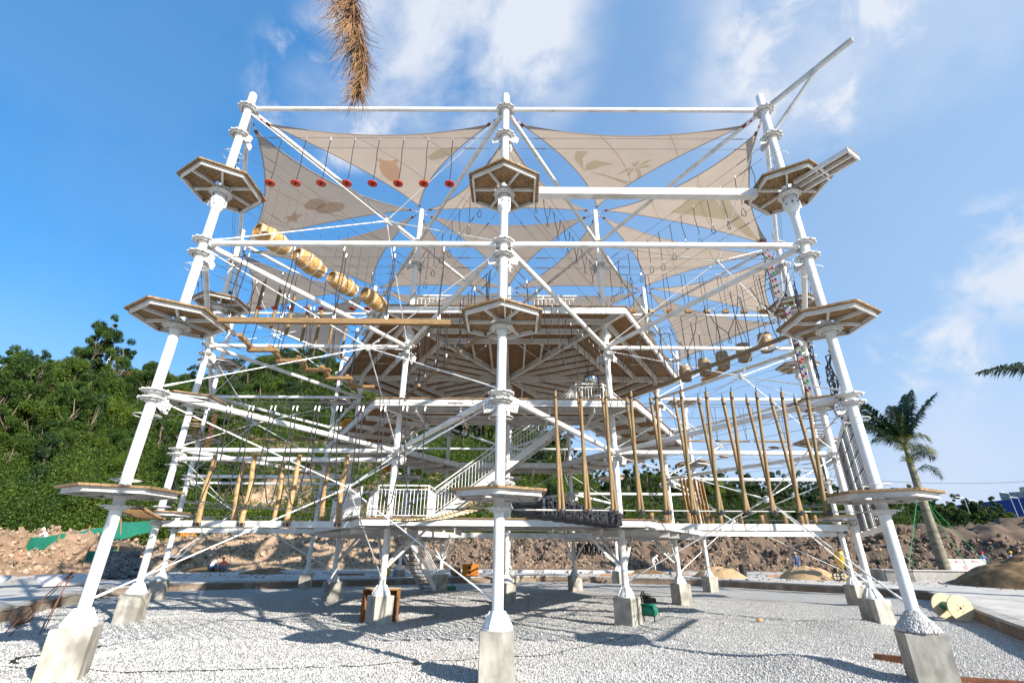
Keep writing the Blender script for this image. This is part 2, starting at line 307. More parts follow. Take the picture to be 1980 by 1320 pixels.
def terrain(x, y):
    """height and tint of the ground outside the pit"""
    dx, dy = x-CAM.x, y-CAM.y; d = sqrt(dx*dx+dy*dy); az = degrees(atan2(dx, dy))
    z = .4; road = (.52, .49, .45); brown = (.128, .092, .068); tan = (.40, .285, .185); green = (.040, .060, .018); tint = road
    nz = noise.fractal(V((x*.11, y*.11, 3.3)), .9, 2.1, 5)
    nf = noise.fractal(V((x*.55, y*.55, 7.7)), .8, 2.2, 5)
    rm = 1-sst(75, 110, abs(az))
    # rubble and earth bank in front of the hill
    toe = interp(az, [-60, -40, -30, -10, 5, 20, 50], [46, 47, 50, 51, 50, 52, 58])
    Bh = interp(az, [-60, -50, -40, -36, -33, -28, -22, -15, -13, -8, 0, 10, 13, 24, 33, 37, 50, 70], [2.3, 2.2, 2.2, 1.5, 2.0, 3.2, 3.5, 2.8, 1.8, 2.2, 2.7, 2.9, 3.7, 3.9, 4.1, 4.3, 4.2, 4.2])
    s = sst(toe, toe+interp(az, [-30, 0, 40], [5, 6, 8]), d)
    bank = Bh*s
    if d > toe+10: bank *= 1-.75*sst(toe+10, toe+20, d)*(1 if az < 12 else .6)
    if s > 0: z += bank*rm*(1+.18*nz)+(.75*nf+.6*noise.fractal(V((x*1.7, y*1.7, 2)), .8, 2, 4))*min(1, s*3)*rm
    if s > .004 and rm > .1:
        k = .5+.5*nf+.4*nz
        base = brown if az > -13 or az < -37 else tan
        if az < -37: base = (.27, .165, .10)
        other = (.24, .155, .10) if az > -13 else (.33, .225, .15)
        kk = min(1, max(0, k)); tint = tuple(a*(1-kk*.6)+b_*kk*.6 for a, b_ in zip(base, other))
    F = interp(az, [-90, -50, -30, -10, 5, 20, 45, 70], [56, 58, 61, 62, 66, 84, 110, 150])
    Cd = interp(az, [-90, -50, -30, 5, 20, 45, 70], [100, 100, 104, 106, 125, 150, 190])
    H = interp(az, [-100, -70, -50, -44, -34, -25, -19, 0, 4.6, 7, 9.7, 22, 31, 38, 42, 50], [8, 20, 20, 22.5, 25, 28.5, 25, 21.5, 19.5, 16, 10.3, 10.5, 9.3, 5.6, 2.6, .2])
    t_ = (d-F)/(Cd-F)
    if t_ > 0 and rm > 0:
        hh = H*(1-(1-min(1, t_))**1.55)
        if t_ > 1: hh *= 1-.55*sst(1, 2.2, t_)
        cl = sst(-34, -28, az)*(1-sst(-6, 2, az))
        hh += 4.0*cl*sst(0, .10, t_)*(1+.5*nz)
        hh += 1.6*nz*min(1, t_*5)*min(1, H/8)+.35*nf
        z += max(0, hh)*rm
        g = sst(.0, .07, t_)
        rock = cl*(1-sst(.17, .36, t_+.12*nz+.06*nf))*.95+ .35*sst(.25, .5, nz+nf*.4)*(1-sst(.3, .6, t_))
        if 2 < az < 8 and t_ > .8: rock = .7
        rock = min(1, max(0, rock))
        gt = tuple(a*(1-rock)+b_*rock for a, b_ in zip(green, tan)); tint = tuple(a*(1-g)+b_*g for a, b_ in zip(tint, gt))
    elif d > 60 and tint == road: tint = (.16, .15, .10)
    return z, tint
def ring_mesh(name, rads, kind, tmat):
    NA = 540; me = bpy.data.meshes.new(name); vs = []; cols = []; fs = []
    for ri, rr in enumerate(rads):
        for k in range(NA):
            a = 2*pi*k/NA; pr = PITR[k] if rr < 0 else None
            r = (PITR[k]+.36)*(1-(-rr-1)) + (-rr-1)*27 if rr < 0 else rr
            x, y = PC[0]+r*cos(a), PC[1]+r*sin(a)
            z, c = terrain(x, y)
            if ri == 0 and rr < 0: z = .4
            vs.append((x, y, z)); cols += [*c, 1]
    for i in range(len(rads)-1):
        for k in range(NA): fs.append((i*NA+k, (i+1)*NA+k, (i+1)*NA+(k+1) % NA, i*NA+(k+1) % NA))
    me.from_pydata(vs, [], fs); ca = me.color_attributes.new('tint', 'FLOAT_COLOR', 'POINT'); ca.data.foreach_set('color', cols)
    me.materials.append(M['terr']); me.polygons.foreach_set('use_smooth', [True]*len(fs)); me.update()
    return obj(name, me, kind=kind)
PITR = [pit_r(2*pi*k/540) for k in range(540)]
ring_mesh('road', [-1, -1.12, -1.25, -1.4, -1.6, -1.8, -2.0, 27.6], 'structure', None)
rr = []; r = 27.6
while r < 34: rr.append(r); r += .35
while r < 60: rr.append(r); r += .33
while r < 130: rr.append(r); r += 1.1
while r < 230: rr.append(r); r += 4
rr += [260, 320, 420, 600, 900, 1500, 3000, 5000]
ring_mesh('hillside', rr, 'structure', None)

# pit floor
def gz(x, y): return .05*noise.noise(V((x*.35, y*.35, 0)))+.025*noise.noise(V((x*1.3, y*1.3, 5)))
HEAPS = [(7.8, .0, .0, .01), (6.35, 1.35, .20, .75), (10.6, 6.5, .22, .7), (11.3, 7.4, .12, .8)]
for r_i, n_i in enumerate((3, 4, 5, 4, 3)):
    for j in range(n_i): HEAPS.append(((j-(n_i-1)/2)*7.8+.1, r_i*6.755-.05, .07, .48))
def rut(x, y):
    d = abs(abs(x-(-3.2+.22*y+1.1*sin(y*.21)))-.8); e = abs(abs(y-(9.6+.12*x+.5*sin(x*.3)))-.75)
    return -.035*math.exp(-(d/.13)**2)*(1 if y > 1 else 0)-.035*math.exp(-(e/.13)**2)+.02*math.exp(-((d-.25)/.1)**2)
def gzz(x, y): return gz(x, y)+rut(x, y)+sum(h*math.exp(-((x-a)**2+(y-b_)**2)/(2*s_*s_)) for a, b_, h, s_ in HEAPS)
me = bpy.data.meshes.new('gravel_floor'); vs = [(PC[0], PC[1], gzz(*PC))]; fs = []; NR, NA = 170, 540
for i in range(1, NR+1):
    for k in range(NA):
        r = (PITR[k]+.02)*i/NR; a = 2*pi*k/540; x, y = PC[0]+r*cos(a), PC[1]+r*sin(a); vs.append((x, y, gzz(x, y) if i < NR else 0))
for k in range(NA): fs.append((0, 1+k, 1+(k+1) % NA))
for i in range(NR-1):
    for k in range(NA): a = 1+i*NA+k; b_ = 1+i*NA+(k+1) % NA; fs.append((a, a+NA, b_+NA, b_))
me.from_pydata(vs, [], fs); me.materials.append(M['gravelm']); me.polygons.foreach_set('use_smooth', [True]*len(fs)); me.update()
obj('gravel_ground', me, kind='structure')

# low brick wall round the pit
wall = empty('brick_wall', label='low brick retaining wall running round the sunken gravel floor', cat='wall')
mb = MB(); mc_ = MB()
P2 = [V((PC[0]+PITR[k]*cos(2*pi*k/540), PC[1]+PITR[k]*sin(2*pi*k/540), 0)) for k in range(0, 540, 3)]
for i in range(len(P2)):
    a, b_ = P2[i], P2[(i+1) % len(P2)]; n_ = V((a.x-PC[0], a.y-PC[1], 0)).normalized(); n2_ = V((b_.x-PC[0], b_.y-PC[1], 0)).normalized()
    for c in range(5):
        ins = .0+.006*rnd.random()
        q = [a+n_*ins, b_+n2_*ins, b_+n2_*.3, a+n_*.3]; z0, z1 = c*.068-.01, c*.068+.05
        mb.add([p+V((0, 0, z0)) for p in q]+[p+V((0, 0, z1)) for p in q], [(3, 2, 1, 0), (4, 5, 6, 7), (0, 1, 5, 4), (1, 2, 6, 5), (2, 3, 7, 6), (3, 0, 4, 7)])
    q = [a-n_*.03, b_-n2_*.03, b_+n2_*.45, a+n_*.45]
    mc_.add([p+V((0, 0, .33)) for p in q]+[p+V((0, 0, .412)) for p in q], [(3, 2, 1, 0), (4, 5, 6, 7), (0, 1, 5, 4), (1, 2, 6, 5), (2, 3, 7, 6), (3, 0, 4, 7)])
mb.add([p+V((0, 0, z))+V((p.x-PC[0], p.y-PC[1], 0)).normalized()*.015 for z in (-.02, .34) for p in P2], [(i, (i+1) % len(P2), len(P2)+(i+1) % len(P2), len(P2)+i) for i in range(len(P2))])
mb.build('brick_course', 'brick', wall, kind='stuff'); mc_.build('coping', 'coping', wall)

# scattered real pebbles and stones (geometry nodes over points)
def scatter(name, pts, src, smin, smax, kind='stuff', tilt=True, label=None):
    me = bpy.data.meshes.new(name+'_points'); me.from_pydata(pts, [], []); o = obj(name, me, kind=kind, label=label)
    g = bpy.data.node_groups.new(name, 'GeometryNodeTree'); g.interface.new_socket('Geometry', in_out='INPUT', socket_type='NodeSocketGeometry'); g.interface.new_socket('Geometry', in_out='OUTPUT', socket_type='NodeSocketGeometry')
    n = g.nodes.new; l = g.links.new
    gi = n('NodeGroupInput'); go = n('NodeGroupOutput'); ip = n('GeometryNodeInstanceOnPoints'); oi = n('GeometryNodeObjectInfo'); oi.inputs['Object'].default_value = src
    oi.inputs['As Instance'].default_value = True
    rv = n('FunctionNodeRandomValue'); rv.data_type = 'FLOAT_VECTOR'; rv.inputs[0].default_value = (0, 0, 0); rv.inputs[1].default_value = (6.28, 6.28, 6.28) if tilt else (.12, .12, 6.28)
    rs = n('FunctionNodeRandomValue'); rs.data_type = 'FLOAT'; rs.inputs[2].default_value = smin; rs.inputs[3].default_value = smax; rs.inputs['Seed'].default_value = 3
    mp_ = n('GeometryNodeMeshToPoints'); l(gi.outputs[0], mp_.inputs['Mesh']); l(mp_.outputs[0], ip.inputs['Points']); l(oi.outputs['Geometry'], ip.inputs['Instance'])
    l(rv.outputs[0], ip.inputs['Rotation']); l(rs.outputs[1], ip.inputs['Scale']); l(ip.outputs[0], go.inputs[0])
    md = o.modifiers.new('scatter', 'NODES'); md.node_group = g; return o
def stone_mesh(name, m_, seed, sub=1):
    bm = bmesh.new(); bmesh.ops.create_icosphere(bm, subdivisions=sub, radius=1)
    for v_ in bm.verts:
        v_.co *= 1+.35*noise.noise(v_.co*1.3+V((seed, 0, 0))); v_.co = V((v_.co.x, v_.co.y*.8, v_.co.z*.6))
    me = bpy.data.meshes.new(name); bm.to_mesh(me); bm.free(); me.materials.append(M[m_]); return me
peb = obj('pebble', stone_mesh('pebble', 'peb', 3), None, (-1.9, -3, .03), kind='stuff'); peb.scale = (1, 1, 1); peb.data.transform(Matrix.Scale(.0145, 4))
peb2 = obj('pebble', stone_mesh('pebble', 'peb', 11), None, (1.9, -3, .03), kind='stuff'); peb2.data.transform(Matrix.Scale(.0145, 4))
for src, nn_, sd in ((peb, 110000, 1), (peb2, 110000, 2)):
    rg = random.Random(sd); pts = []
    while len(pts) < nn_:
        d = 7.5+20*rg.random()**1.7; a = radians(rg.uniform(-52, 52)); x, y = CAM.x+d*sin(a), CAM.y+d*cos(a)
        aa = atan2(y-PC[1], x-PC[0]) % (2*pi)
        if sqrt((x-PC[0])**2+(y-PC[1])**2) > PITR[int(aa/(2*pi)*540) % 540]-.1: continue
        pts.append((x, y, gzz(x, y)+.008))
    scatter('gravel', pts, src, .6, 1.5)
rg = random.Random(8); pts = []
for i in range(700):
    x, y = rg.uniform(-9, 9), rg.uniform(-1, 20); pts.append((x, y, gzz(x, y)+.01))
scatter('loose_stones', pts, peb2, 1.6, 3.6)
st = obj('stone', stone_mesh('stone', 'stone', 5), None, (30, 37, .9), kind='stuff')
st.data.transform(Matrix.Scale(.25, 4))
rg = random.Random(5); pts = []
for i in range(36000):
    az = rg.uniform(-56, 52); d = rg.uniform(47, 62); x, y = CAM.x+d*sin(radians(az)), CAM.y+d*cos(radians(az))
    z, _ = terrain(x, y)
    if z > .55: pts.append((x, y, z))
scatter('rubble', pts[:23000], st, .06, .80)
cl_ = obj('clod', stone_mesh('clod', 'clod', 8), None, (31, 38, .9), kind='stuff'); cl_.data.transform(Matrix.Scale(.25, 4))
scatter('rubble', [p for p in pts[21000:] if p[0] > -12], cl_, .2, 1.7)
tr_ = obj('rock', stone_mesh('rock', 'tanrock', 9), None, (-15, 44, 1), kind='stuff'); tr_.data.transform(Matrix.Scale(.25, 4))
scatter('rubble', [p for p in pts[17000:] if p[0] <= -12], tr_, .12, 1.0)
rg2 = random.Random(15); p3_ = []
while len(p3_) < 1500:
    az = rg2.uniform(-34, 0); d = 61+rg2.random()**1.6*20; x, y = CAM.x+d*sin(radians(az)), CAM.y+d*cos(radians(az)); z, c = terrain(x, y)
    if c[0] > .2: p3_.append((x, y, z-.05))
scatter('rubble', p3_, tr_, .5, 3.4)
pts = []
for i in range(1500):
    az = rg.uniform(-50, 50); d = rg.uniform(38, 51); x, y = CAM.x+d*sin(radians(az)), CAM.y+d*cos(radians(az)); pts.append((x, y, terrain(x, y)[0]))
scatter('rubble', pts, st, .08, .5)

# ================================================================== TREES
def leafquad(mb, c, s, rg, droop=0, up=.6):
    n_ = V((rg.gauss(0, 1), rg.gauss(0, 1), rg.gauss(0, 1)+up)).normalized(); u, k, _ = frame(n_); a = rg.random()*6.28
    p = (u*cos(a)+k*sin(a))*s; q = (k*cos(a)-u*sin(a))*s*.62
    mb.add([c-p, c-q*.9+p*.1, c+p, c+q], [(0, 1, 2, 3)])
def crown_broad(seed, h=7., r=2.6, n=2100, wisp=0):
    rg = random.Random(seed); mb = MB(); lobes = []
    for i in range(11+int(6*wisp)):
        a = rg.random()*6.28; z = rg.uniform(.42, .98)*h; q = r*(1-((z/h-.6)/.5)**2)**.5 if abs(z/h-.6) < .5 else .3
        d = q*rg.random()**.5; lobes.append((V((cos(a)*d, sin(a)*d, z)), rg.uniform(.55, 1.15)*r*.42*(1-.4*wisp)))
    for i in range(n):
        c, lr = lobes[int(rg.random()**1.1*len(lobes))]; dv = V((rg.gauss(0, 1), rg.gauss(0, 1), rg.gauss(0, .75))); dv.normalize()
        leafquad(mb, c+dv*lr*rg.random()**.33*rg.uniform(.85, 1.2), rg.uniform(.07, .15)*(1-.2*wisp), rg)
    return mb, lobes
def trunk(lobes, h, r0, rg, n=5):
    mb = MB(); mb.path([(0, 0, -.5), (rg.uniform(-.15, .15), rg.uniform(-.15, .15), h*.3), (rg.uniform(-.3, .3), rg.uniform(-.3, .3), h*.62), (rg.uniform(-.3, .3), 0, h*.86)], r0, 6, r0*.3)
    for c, lr in lobes[:n+3]:
        b0 = V((0, 0, h*rg.uniform(.28, .55))); mb.path([b0, lerp(b0, c, .5)+V((0, 0, -.15)), c], r0*.38, 4, r0*.08)
    return mb
protos = []
for i, (kind, h, r, mt, wisp, n) in enumerate([('broad', 7., 2.7, 'leafA', 0, 9500), ('broad', 6.2, 2.9, 'leafB', .2, 9500), ('broad', 7.8, 2.4, 'leafA', .6, 7000), ('broad', 6.6, 2.5, 'leafB', .3, 8500), ('slim', 8.6, 1.5, 'leafC', .8, 5200), ('slim', 7.6, 1.7, 'leafC', .5, 6000), ('slim', 9.5, 1.6, 'leafA', .9, 4200), ('broad', 5.8, 2.2, 'leafD', .9, 2600)]):
    cb, lb = crown_broad(40+i, h, r, n, wisp); rg = random.Random(i)
    protos.append((kind, cb.mesh('crown', mt), autosmooth(trunk(lb, h, .13 if kind == 'broad' else .11, rg, 5).mesh('trunk', 'bark')), h))
def tree(x, y, k, sc, name, label, grp, rot):
    z = terrain(x, y)[0]
    t_ = empty(name, (x, y, z-.1), (0, 0, rot), label, 'tree', grp); t_.scale = (sc, sc, sc*rnd.uniform(.88, 1.15))
    obj('trunk', protos[k][2], t_); obj('crown', protos[k][1], t_); return t_
rg = random.Random(21); cand = []
for i in range(4200):
    az = rg.uniform(-54, 46)
    F = interp(az, [-90, -50, -30, -10, 5, 20, 45, 70], [56, 58, 61, 62, 66, 84, 110, 150]); Cd = interp(az, [-90, -50, -30, 5, 20, 45, 70], [100, 100, 104, 106, 125, 150, 190])
    u_ = rg.random(); d = F+(Cd-F)*(.0+1.10*u_)
    x, y = CAM.x+d*sin(radians(az)), CAM.y+d*cos(radians(az)); z, c = terrain(x, y)
    if c[0] > .20 and rg.random() < .93: continue      # bare rock keeps few trees
    if az > 44.5: continue
    if any((x-p[0])**2+(y-p[1])**2 < (2.1 if az < 8 else 2.6)**2 for p in cand): continue
    cand.append((x, y, az, d, u_))
cand.sort(key=lambda p: p[3])
SZ = lambda s_: 'small ' if s_ < .66 else 'large ' if s_ > .86 else ''
TREE_TXT = {0: 'rounded green tree', 1: 'yellow-green bushy tree', 2: 'open-crowned tree', 3: 'dense green tree', 4: 'dark slender conifer', 5: 'dark pointed conifer', 6: 'wispy pale-trunked tree', 7: 'brownish half-bare tree'}
def where(az):
    return ('hill at the far left edge' if az < -42 else 'hill left of the tower' if az < -33 else 'hill behind the left bays' if az < -18 else 'hill seen under the middle deck' if az < -5 else
            'slope behind the centre post' if az < 6 else 'ridge behind the right bays' if az < 20 else 'ridge behind the pole pairs' if az < 33 else 'ridge beyond the right front post')
nb = ns = 0; rest = {k: [] for k in range(8)}
for (x, y, az, d, u_) in cand:
    if az < 5: k = rg.choice([0, 0, 0, 1, 2, 3, 5, 2] if u_ < .8 else [0, 1, 2, 2, 3, 6])
    else: k = rg.choice([4, 4, 5, 5, 3, 6])
    if rg.random() < .06: k = 6
    if rg.random() < .05 and az < 8: k = 7
    sc = rg.uniform(.62, 1.0) if az < 8 else rg.uniform(.55, .95)
    if u_ < .25: sc *= .72
    b_ = protos[k][0] == 'broad'
    if (b_ and nb < 285) or (not b_ and ns < 200):
        if b_: nb += 1
        else: ns += 1
        dep = 'low on the' if u_ < .33 else 'halfway up the' if u_ < .72 else 'on the crest of the'
        tree(x, y, k, sc, 'broadleaf_tree' if b_ else 'conifer_tree', '%s %s %s' % (SZ(sc)+TREE_TXT[k], dep, where(az)), '%ss %s %s' % (SZ(sc)+TREE_TXT[k], dep, where(az)), rg.random()*6.28)
    else: rest[k].append((x, y, terrain(x, y)[0]-.2))
srcs = {}
for o in bpy.data.objects:
    if o.name.startswith('crown'): srcs.setdefault(o.data.name, o)
for k, pts in rest.items():
    if pts: scatter('forest', pts, srcs[protos[k][1].name], .6, .95, tilt=False)
# shrubs and undergrowth
mb = MB(); rg = random.Random(3)
for i in range(2200): 
    dv = V((rg.gauss(0, .55), rg.gauss(0, .55), abs(rg.gauss(0, .42)))); leafquad(mb, dv, rg.uniform(.026, .06), rg)
shr = mb.build('undergrowth', 'leafB', None, (-20, 52, terrain(-20, 52)[0]), kind='stuff')
mb = MB()
for i in range(2200):
    dv = V((rg.gauss(0, .5), rg.gauss(0, .5), abs(rg.gauss(0, .55)))); leafquad(mb, dv, rg.uniform(.026, .055), rg)
shr2 = mb.build('undergrowth', 'leafA', None, (-16, 54, terrain(-16, 54)[0]), kind='stuff')
for src, cnt in ((shr, 6000), (shr2, 6000)):
    pts = []
    while len(pts) < cnt:
        az = rg.uniform(-56, 44); F = interp(az, [-90, -50, -30, -10, 5, 20, 45, 70], [56, 58, 61, 62, 66, 84, 110, 150]); d = F+rg.random()**1.5*55
        x, y = CAM.x+d*sin(radians(az)), CAM.y+d*cos(radians(az)); z, c = terrain(x, y)
        if c[0] > .2 and rg.random() < .72: continue
        pts.append((x, y, z-.1))
    scatter('undergrowth', pts, src, .9, 2.3, tilt=False)

# ================================================================== THE TOWER
S = 7.8; RY = S*sqrt(3)/2
NODES = {}
for row, n_ in enumerate((3, 4, 5, 4, 3)):
    for j in range(n_): NODES[(row, j-(n_-1)/2)] = V(((j-(n_-1)/2)*S, row*RY, 0))
def inner(k): return (NODES[k]-V((0, 2*RY, 0))).length < S*1.1
ZB, ZT, ZM, ZL = .84, 14.36, 9.43, 5.38
PL = (3.12, 7.10, 11.17)                     # platform underside heights
keys = list(NODES)
ADJ = [(a, b_) for i, a in enumerate(keys) for b_ in keys[i+1:] if (NODES[a]-NODES[b_]).length < S*1.05]
def nbrs(k): return [(b_ if a == k else a) for a, b_ in ADJ if k in (a, b_)]
tower = empty('ropes_course_tower', (0, 0, 0), label='three-storey white steel ropes course tower with hexagonal timber decks on concrete footings', cat='climbing tower')
def plain(k):
    r, i = k
    rows = ['front row', 'second row', 'middle row', 'fourth row', 'back row']
    n_ = {0: 3, 1: 4, 2: 5, 3: 4, 4: 3}[r]; j = int(i+(n_-1)/2)
    if r == 0: return ['left front post', 'centre front post', 'right front post'][j]
    if r == 2 and i == 0: return 'central post of the tower'
    return '%s post from the left in the %s' % (ORD[j], rows[r])
# ---- post sub-part meshes
def me_shaft(top):
    mb = MB(); mb.lathe([(0, ZB+.02), (.108, ZB+.02)]+[q_ for z_ in (2.1, 4.3, 6.2, 8.2, 10.1, 12.1, 13.7) for q_ in ((.108, z_-.008), (.1125, z_-.004), (.1125, z_+.004), (.108, z_+.008))]+[(.108, top-.03), (.095, top), (0, top)], 20); return autosmooth(mb.mesh('post', 'white'), 30)
sh_out, sh_in = me_shaft(14.98), me_shaft(16.15)
mb = MB(); mb.lathe([(0, 0), (.29, 0), (.29, .025), (0, .025)], 24)
for j in range(6):
    a = j*pi/3; d = V((cos(a), sin(a), 0)); s_ = V((-sin(a), cos(a), 0))*.006
    p = [d*.10+V((0, 0, .024)), d*.28+V((0, 0, .024)), d*.28+V((0, 0, .07)), d*.15+V((0, 0, .30)), d*.10+V((0, 0, .30))]
    mb.add([q-s_ for q in p]+[q+s_ for q in p], [(4, 3, 2, 1, 0), (5, 6, 7, 8, 9)]+[(i, (i+1) % 5, 5+(i+1) % 5, 5+i) for i in range(5)])
mb.lathe([(.20, .025), (.255, .03), (.24, .10), (.15, .24), (.112, .31)], 20)
base_me = autosmooth(mb.mesh('base_plate', 'white'), 30)
def me_flange():
    mb = MB(); n_ = 48; prof = []
    for zz in (-.012, .012):
        for j in range(n_): a = 2*pi*j/n_; r = .275+.03*max(0, cos(a*12)); prof.append((r*cos(a), r*sin(a), zz))
    mb.add(prof, [tuple(range(n_))[::-1], tuple(range(n_, 2*n_))]+[(i, (i+1) % n_, n_+(i+1) % n_, n_+i) for i in range(n_)])
    mb.lathe([(.11, -.08), (.15, -.08), (.15, .012)], 16); mb.lathe([(.18, -.055), (.205, -.055), (.205, -.012)], 24)
    mb.mi = 1
    for j in range(12):
        a = 2*pi*j/12; mb.tube((cos(a)*.255, sin(a)*.255, -.017), (cos(a)*.255, sin(a)*.255, .017), .014, 6)
    return autosmooth(mb.mesh('flange', ['white2', 'dark']), 30)
fl_me = me_flange()
def me_ear():            # perforated cable plate that stands out from a flange towards a neighbouring post
    mb = MB(); a = [(.10, -.02), (.33, -.02), (.40, -.10), (.36, -.27), (.24, -.25), (.10, -.14)]
    mb.add([(x, -.008, z) for x, z in a]+[(x, .008, z) for x, z in a], [tuple(range(6)), tuple(range(6, 12))[::-1]]+[(i, 6+i, 6+(i+1) % 6, (i+1) % 6) for i in range(6)])
    mb.mi = 1
    for x, z in ((.20, -.07), (.28, -.07), (.35, -.10), (.21, -.15), (.28, -.16), (.34, -.18), (.30, -.23)): mb.tube((x, -.014, z), (x, .014, z), .014, 6)
    return mb.mesh('cable_plate', ['white2', 'dark'])
ear_me = me_ear()
mb = MB(); mb.path([(cos(2*pi*j/28)*.27, sin(2*pi*j/28)*.27, 0) for j in range(28)], .009, 6, closed=True)
for j in range(3): a = j*2.09+.4; mb.tube((cos(a)*.1, sin(a)*.1, 0), (cos(a)*.27, sin(a)*.27, 0), .006, 5)
hoop_me = autosmooth(mb.mesh('guide_ring', 'white2'), 40)
mb = MB(); mb.lathe([(.112, -.30), (.13, -.28), (.185, -.10), (.185, .08), (.15, .16), (.112, .17)], 12)
for j in range(4):
    a = j*pi/2+.5; d = V((cos(a), sin(a), 0)); mb.box(d*.17+V((0, 0, -.03)), (.10, .03, .24), Matrix.Rotation(a, 3, 'Z'))
mb.mi = 1
for j in range(8): a = j*pi/4+.3; mb.tube((cos(a)*.15, sin(a)*.15, -.03), (cos(a)*.20, sin(a)*.20, -.03), .02, 6)
col_me = autosmooth(mb.mesh('splice_collar', ['white', 'dark']), 30)
mb = MB(); mb.box((.19, 0, 0), (.09, .12, .16)); mb.mi = 1; mb.lathe([(0, -.04), (.05, -.04), (.06, 0), (.05, .04), (0, .04)], 10, (.19, 0, -.15), (0, 1, 0)); mb.tube((.19, 0, -.2), (.19, 0, -.42), .008, 5)
winch_me = mb.mesh('belay_device', ['zinc', 'black'])
mb = MB()
for k_ in range(5): mb.path([(0, 0, -.09*k_), (.02, 0, -.09*k_-.045), (0, 0, -.09*k_-.09), (-.02, 0, -.09*k_-.045)], .007, 4, closed=True)
chain_me = mb.mesh('chain', 'grey')
def arms(k): return [V(NODES[b_]-NODES[k]).normalized() for b_ in nbrs(k)]
for k, P in NODES.items():
    inn = inner(k); big = k[0] <= 1
    po = obj('post', sh_in if inn else sh_out, tower, P, (0, 0, 0), 'white tubular steel post, the '+plain(k))
    obj('base_plate', base_me, po, (0, 0, ZB), (0, 0, rnd.random()))
    cen = V((0, 2*RY, 0))-P; ca = atan2(cen.y, cen.x)
    for z in ([ZT-.02, 13.26, ZM+.06, 9.08, ZL+.02, 5.22, PL[0]-.17, PL[1]-.10, PL[2]-.10] if not inn else [ZT, 13.26, ZM+.04, 9.08, ZL+.02, 5.2]):
        obj('flange', fl_me, po, (0, 0, z), (0, 0, rnd.random()))
    for z in ([12.45, 8.66, 4.84, 3.46] if not inn else [13.7, 9.9, 5.9, 4.6]): obj('guide_ring', hoop_me, po, (0, 0, z))
    if not inn:
        obj('splice_collar', col_me, po, (0, 0, 10.78), (0, 0, ca+.3))
        obj('belay_device', winch_me, po, (0, 0, 12.05), (0, 0, ca+rnd.uniform(-.5, .5)))
    else: obj('splice_collar', col_me, po, (0, 0, 10.0), (0, 0, 1))
    for z in (13.26, 9.08, 5.22):
        for d in arms(k):
            a = atan2(d.y, d.x); obj('cable_plate', ear_me, po, (0, 0, z), (0, 0, a))
# ---- crossbeams
def beam(a, b_, r, ins=.2, name='crossbeam', m_='white', label=None):
    a, b_ = V(a), V(b_); d = (b_-a).normalized(); L = (b_-a).length
    mb = MB(); mb.tube((0, 0, 0), (L-2*ins, 0, 0), r, 14, caps=True)
    mb.box((.0, 0, 0), (.012, r*2.7, r*2.7)); mb.box((L-2*ins, 0, 0), (.012, r*2.7, r*2.7)); mb.box((-.07, 0, 0), (.14, .014, r*1.8)); mb.box((L-2*ins+.07, 0, 0), (.14, .014, r*1.8))
    key = (name, round(L, 2), r, m_)
    if key not in BM_: BM_[key] = autosmooth(mb.mesh(name, m_), 40)
    q = d.to_track_quat('X', 'Z').to_euler()
    return obj(name, BM_[key], tower, a+d*ins, q, label)
BM_ = {}
for a, b_ in ADJ:
    A, B = NODES[a], NODES[b_]; ia, ib = inner(a), inner(b_); up = V((0, 0, 1))
    beam(A+up*ZT, B+up*ZT, .068)
    if not (ia and ib): beam(A+up*ZM, B+up*ZM, .078)
    if ia != ib: beam(A+up*ZL, B+up*ZL, .078)
beam(NODES[(1, -1.5)]+V((0, 0, 5.06)), NODES[(1, -.5)]+V((0, 0, 5.06)), .078)
beam(NODES[(2, -2.)]+V((0, 0, 5.06)), NODES[(2, -1.)]+V((0, 0, 5.06)), .06)
# low walkway girders between outer posts and the first deck
ib_me = {}
def girder(a, b_, w_=.14, h=.2, name='girder', lab=None, plank=False):
    a, b_ = V(a), V(b_); d = b_-a; L = d.length; key = (round(L, 2), w_, h)
    if key not in ib_me: mb = MB(); mb.ibeam((0, 0, 0), (L, 0, 0), w_, h, .02); ib_me[key] = mb.mesh(name, 'white2')
    return obj(name, ib_me[key], tower, a, d.to_track_quat('X', 'Z').to_euler(), lab)
def box_girder(a, b_, w_, h, m_='white2', name='balance_beam', lab=None):
    a, b_ = V(a), V(b_); d = b_-a; mb = MB(); mb.bar((0, 0, 0), (d.length, 0, 0), w_, h); return obj(name, mb.mesh(name, m_), tower, a, d.to_track_quat('X', 'Z').to_euler(), lab)
for a, b_ in (((1, -1.5), (1, -.5)), ((1, .5), (1, 1.5)), ((3, -1.5), (3, -.5)), ((3, .5), (3, 1.5)), ((2, -2.), (2, -1.)), ((2, 1.), (2, 2.))):
    A, B = NODES[a], NODES[b_]; box_girder(A+V((.3, 0, 2.92)), B+V((-.3, 0, 2.92)), .30, .20)
box_girder((.95, 0, 11.15), (6.9, 0, 11.13), .22, .22, lab='long white box balance beam between the centre and right front posts on the top level')
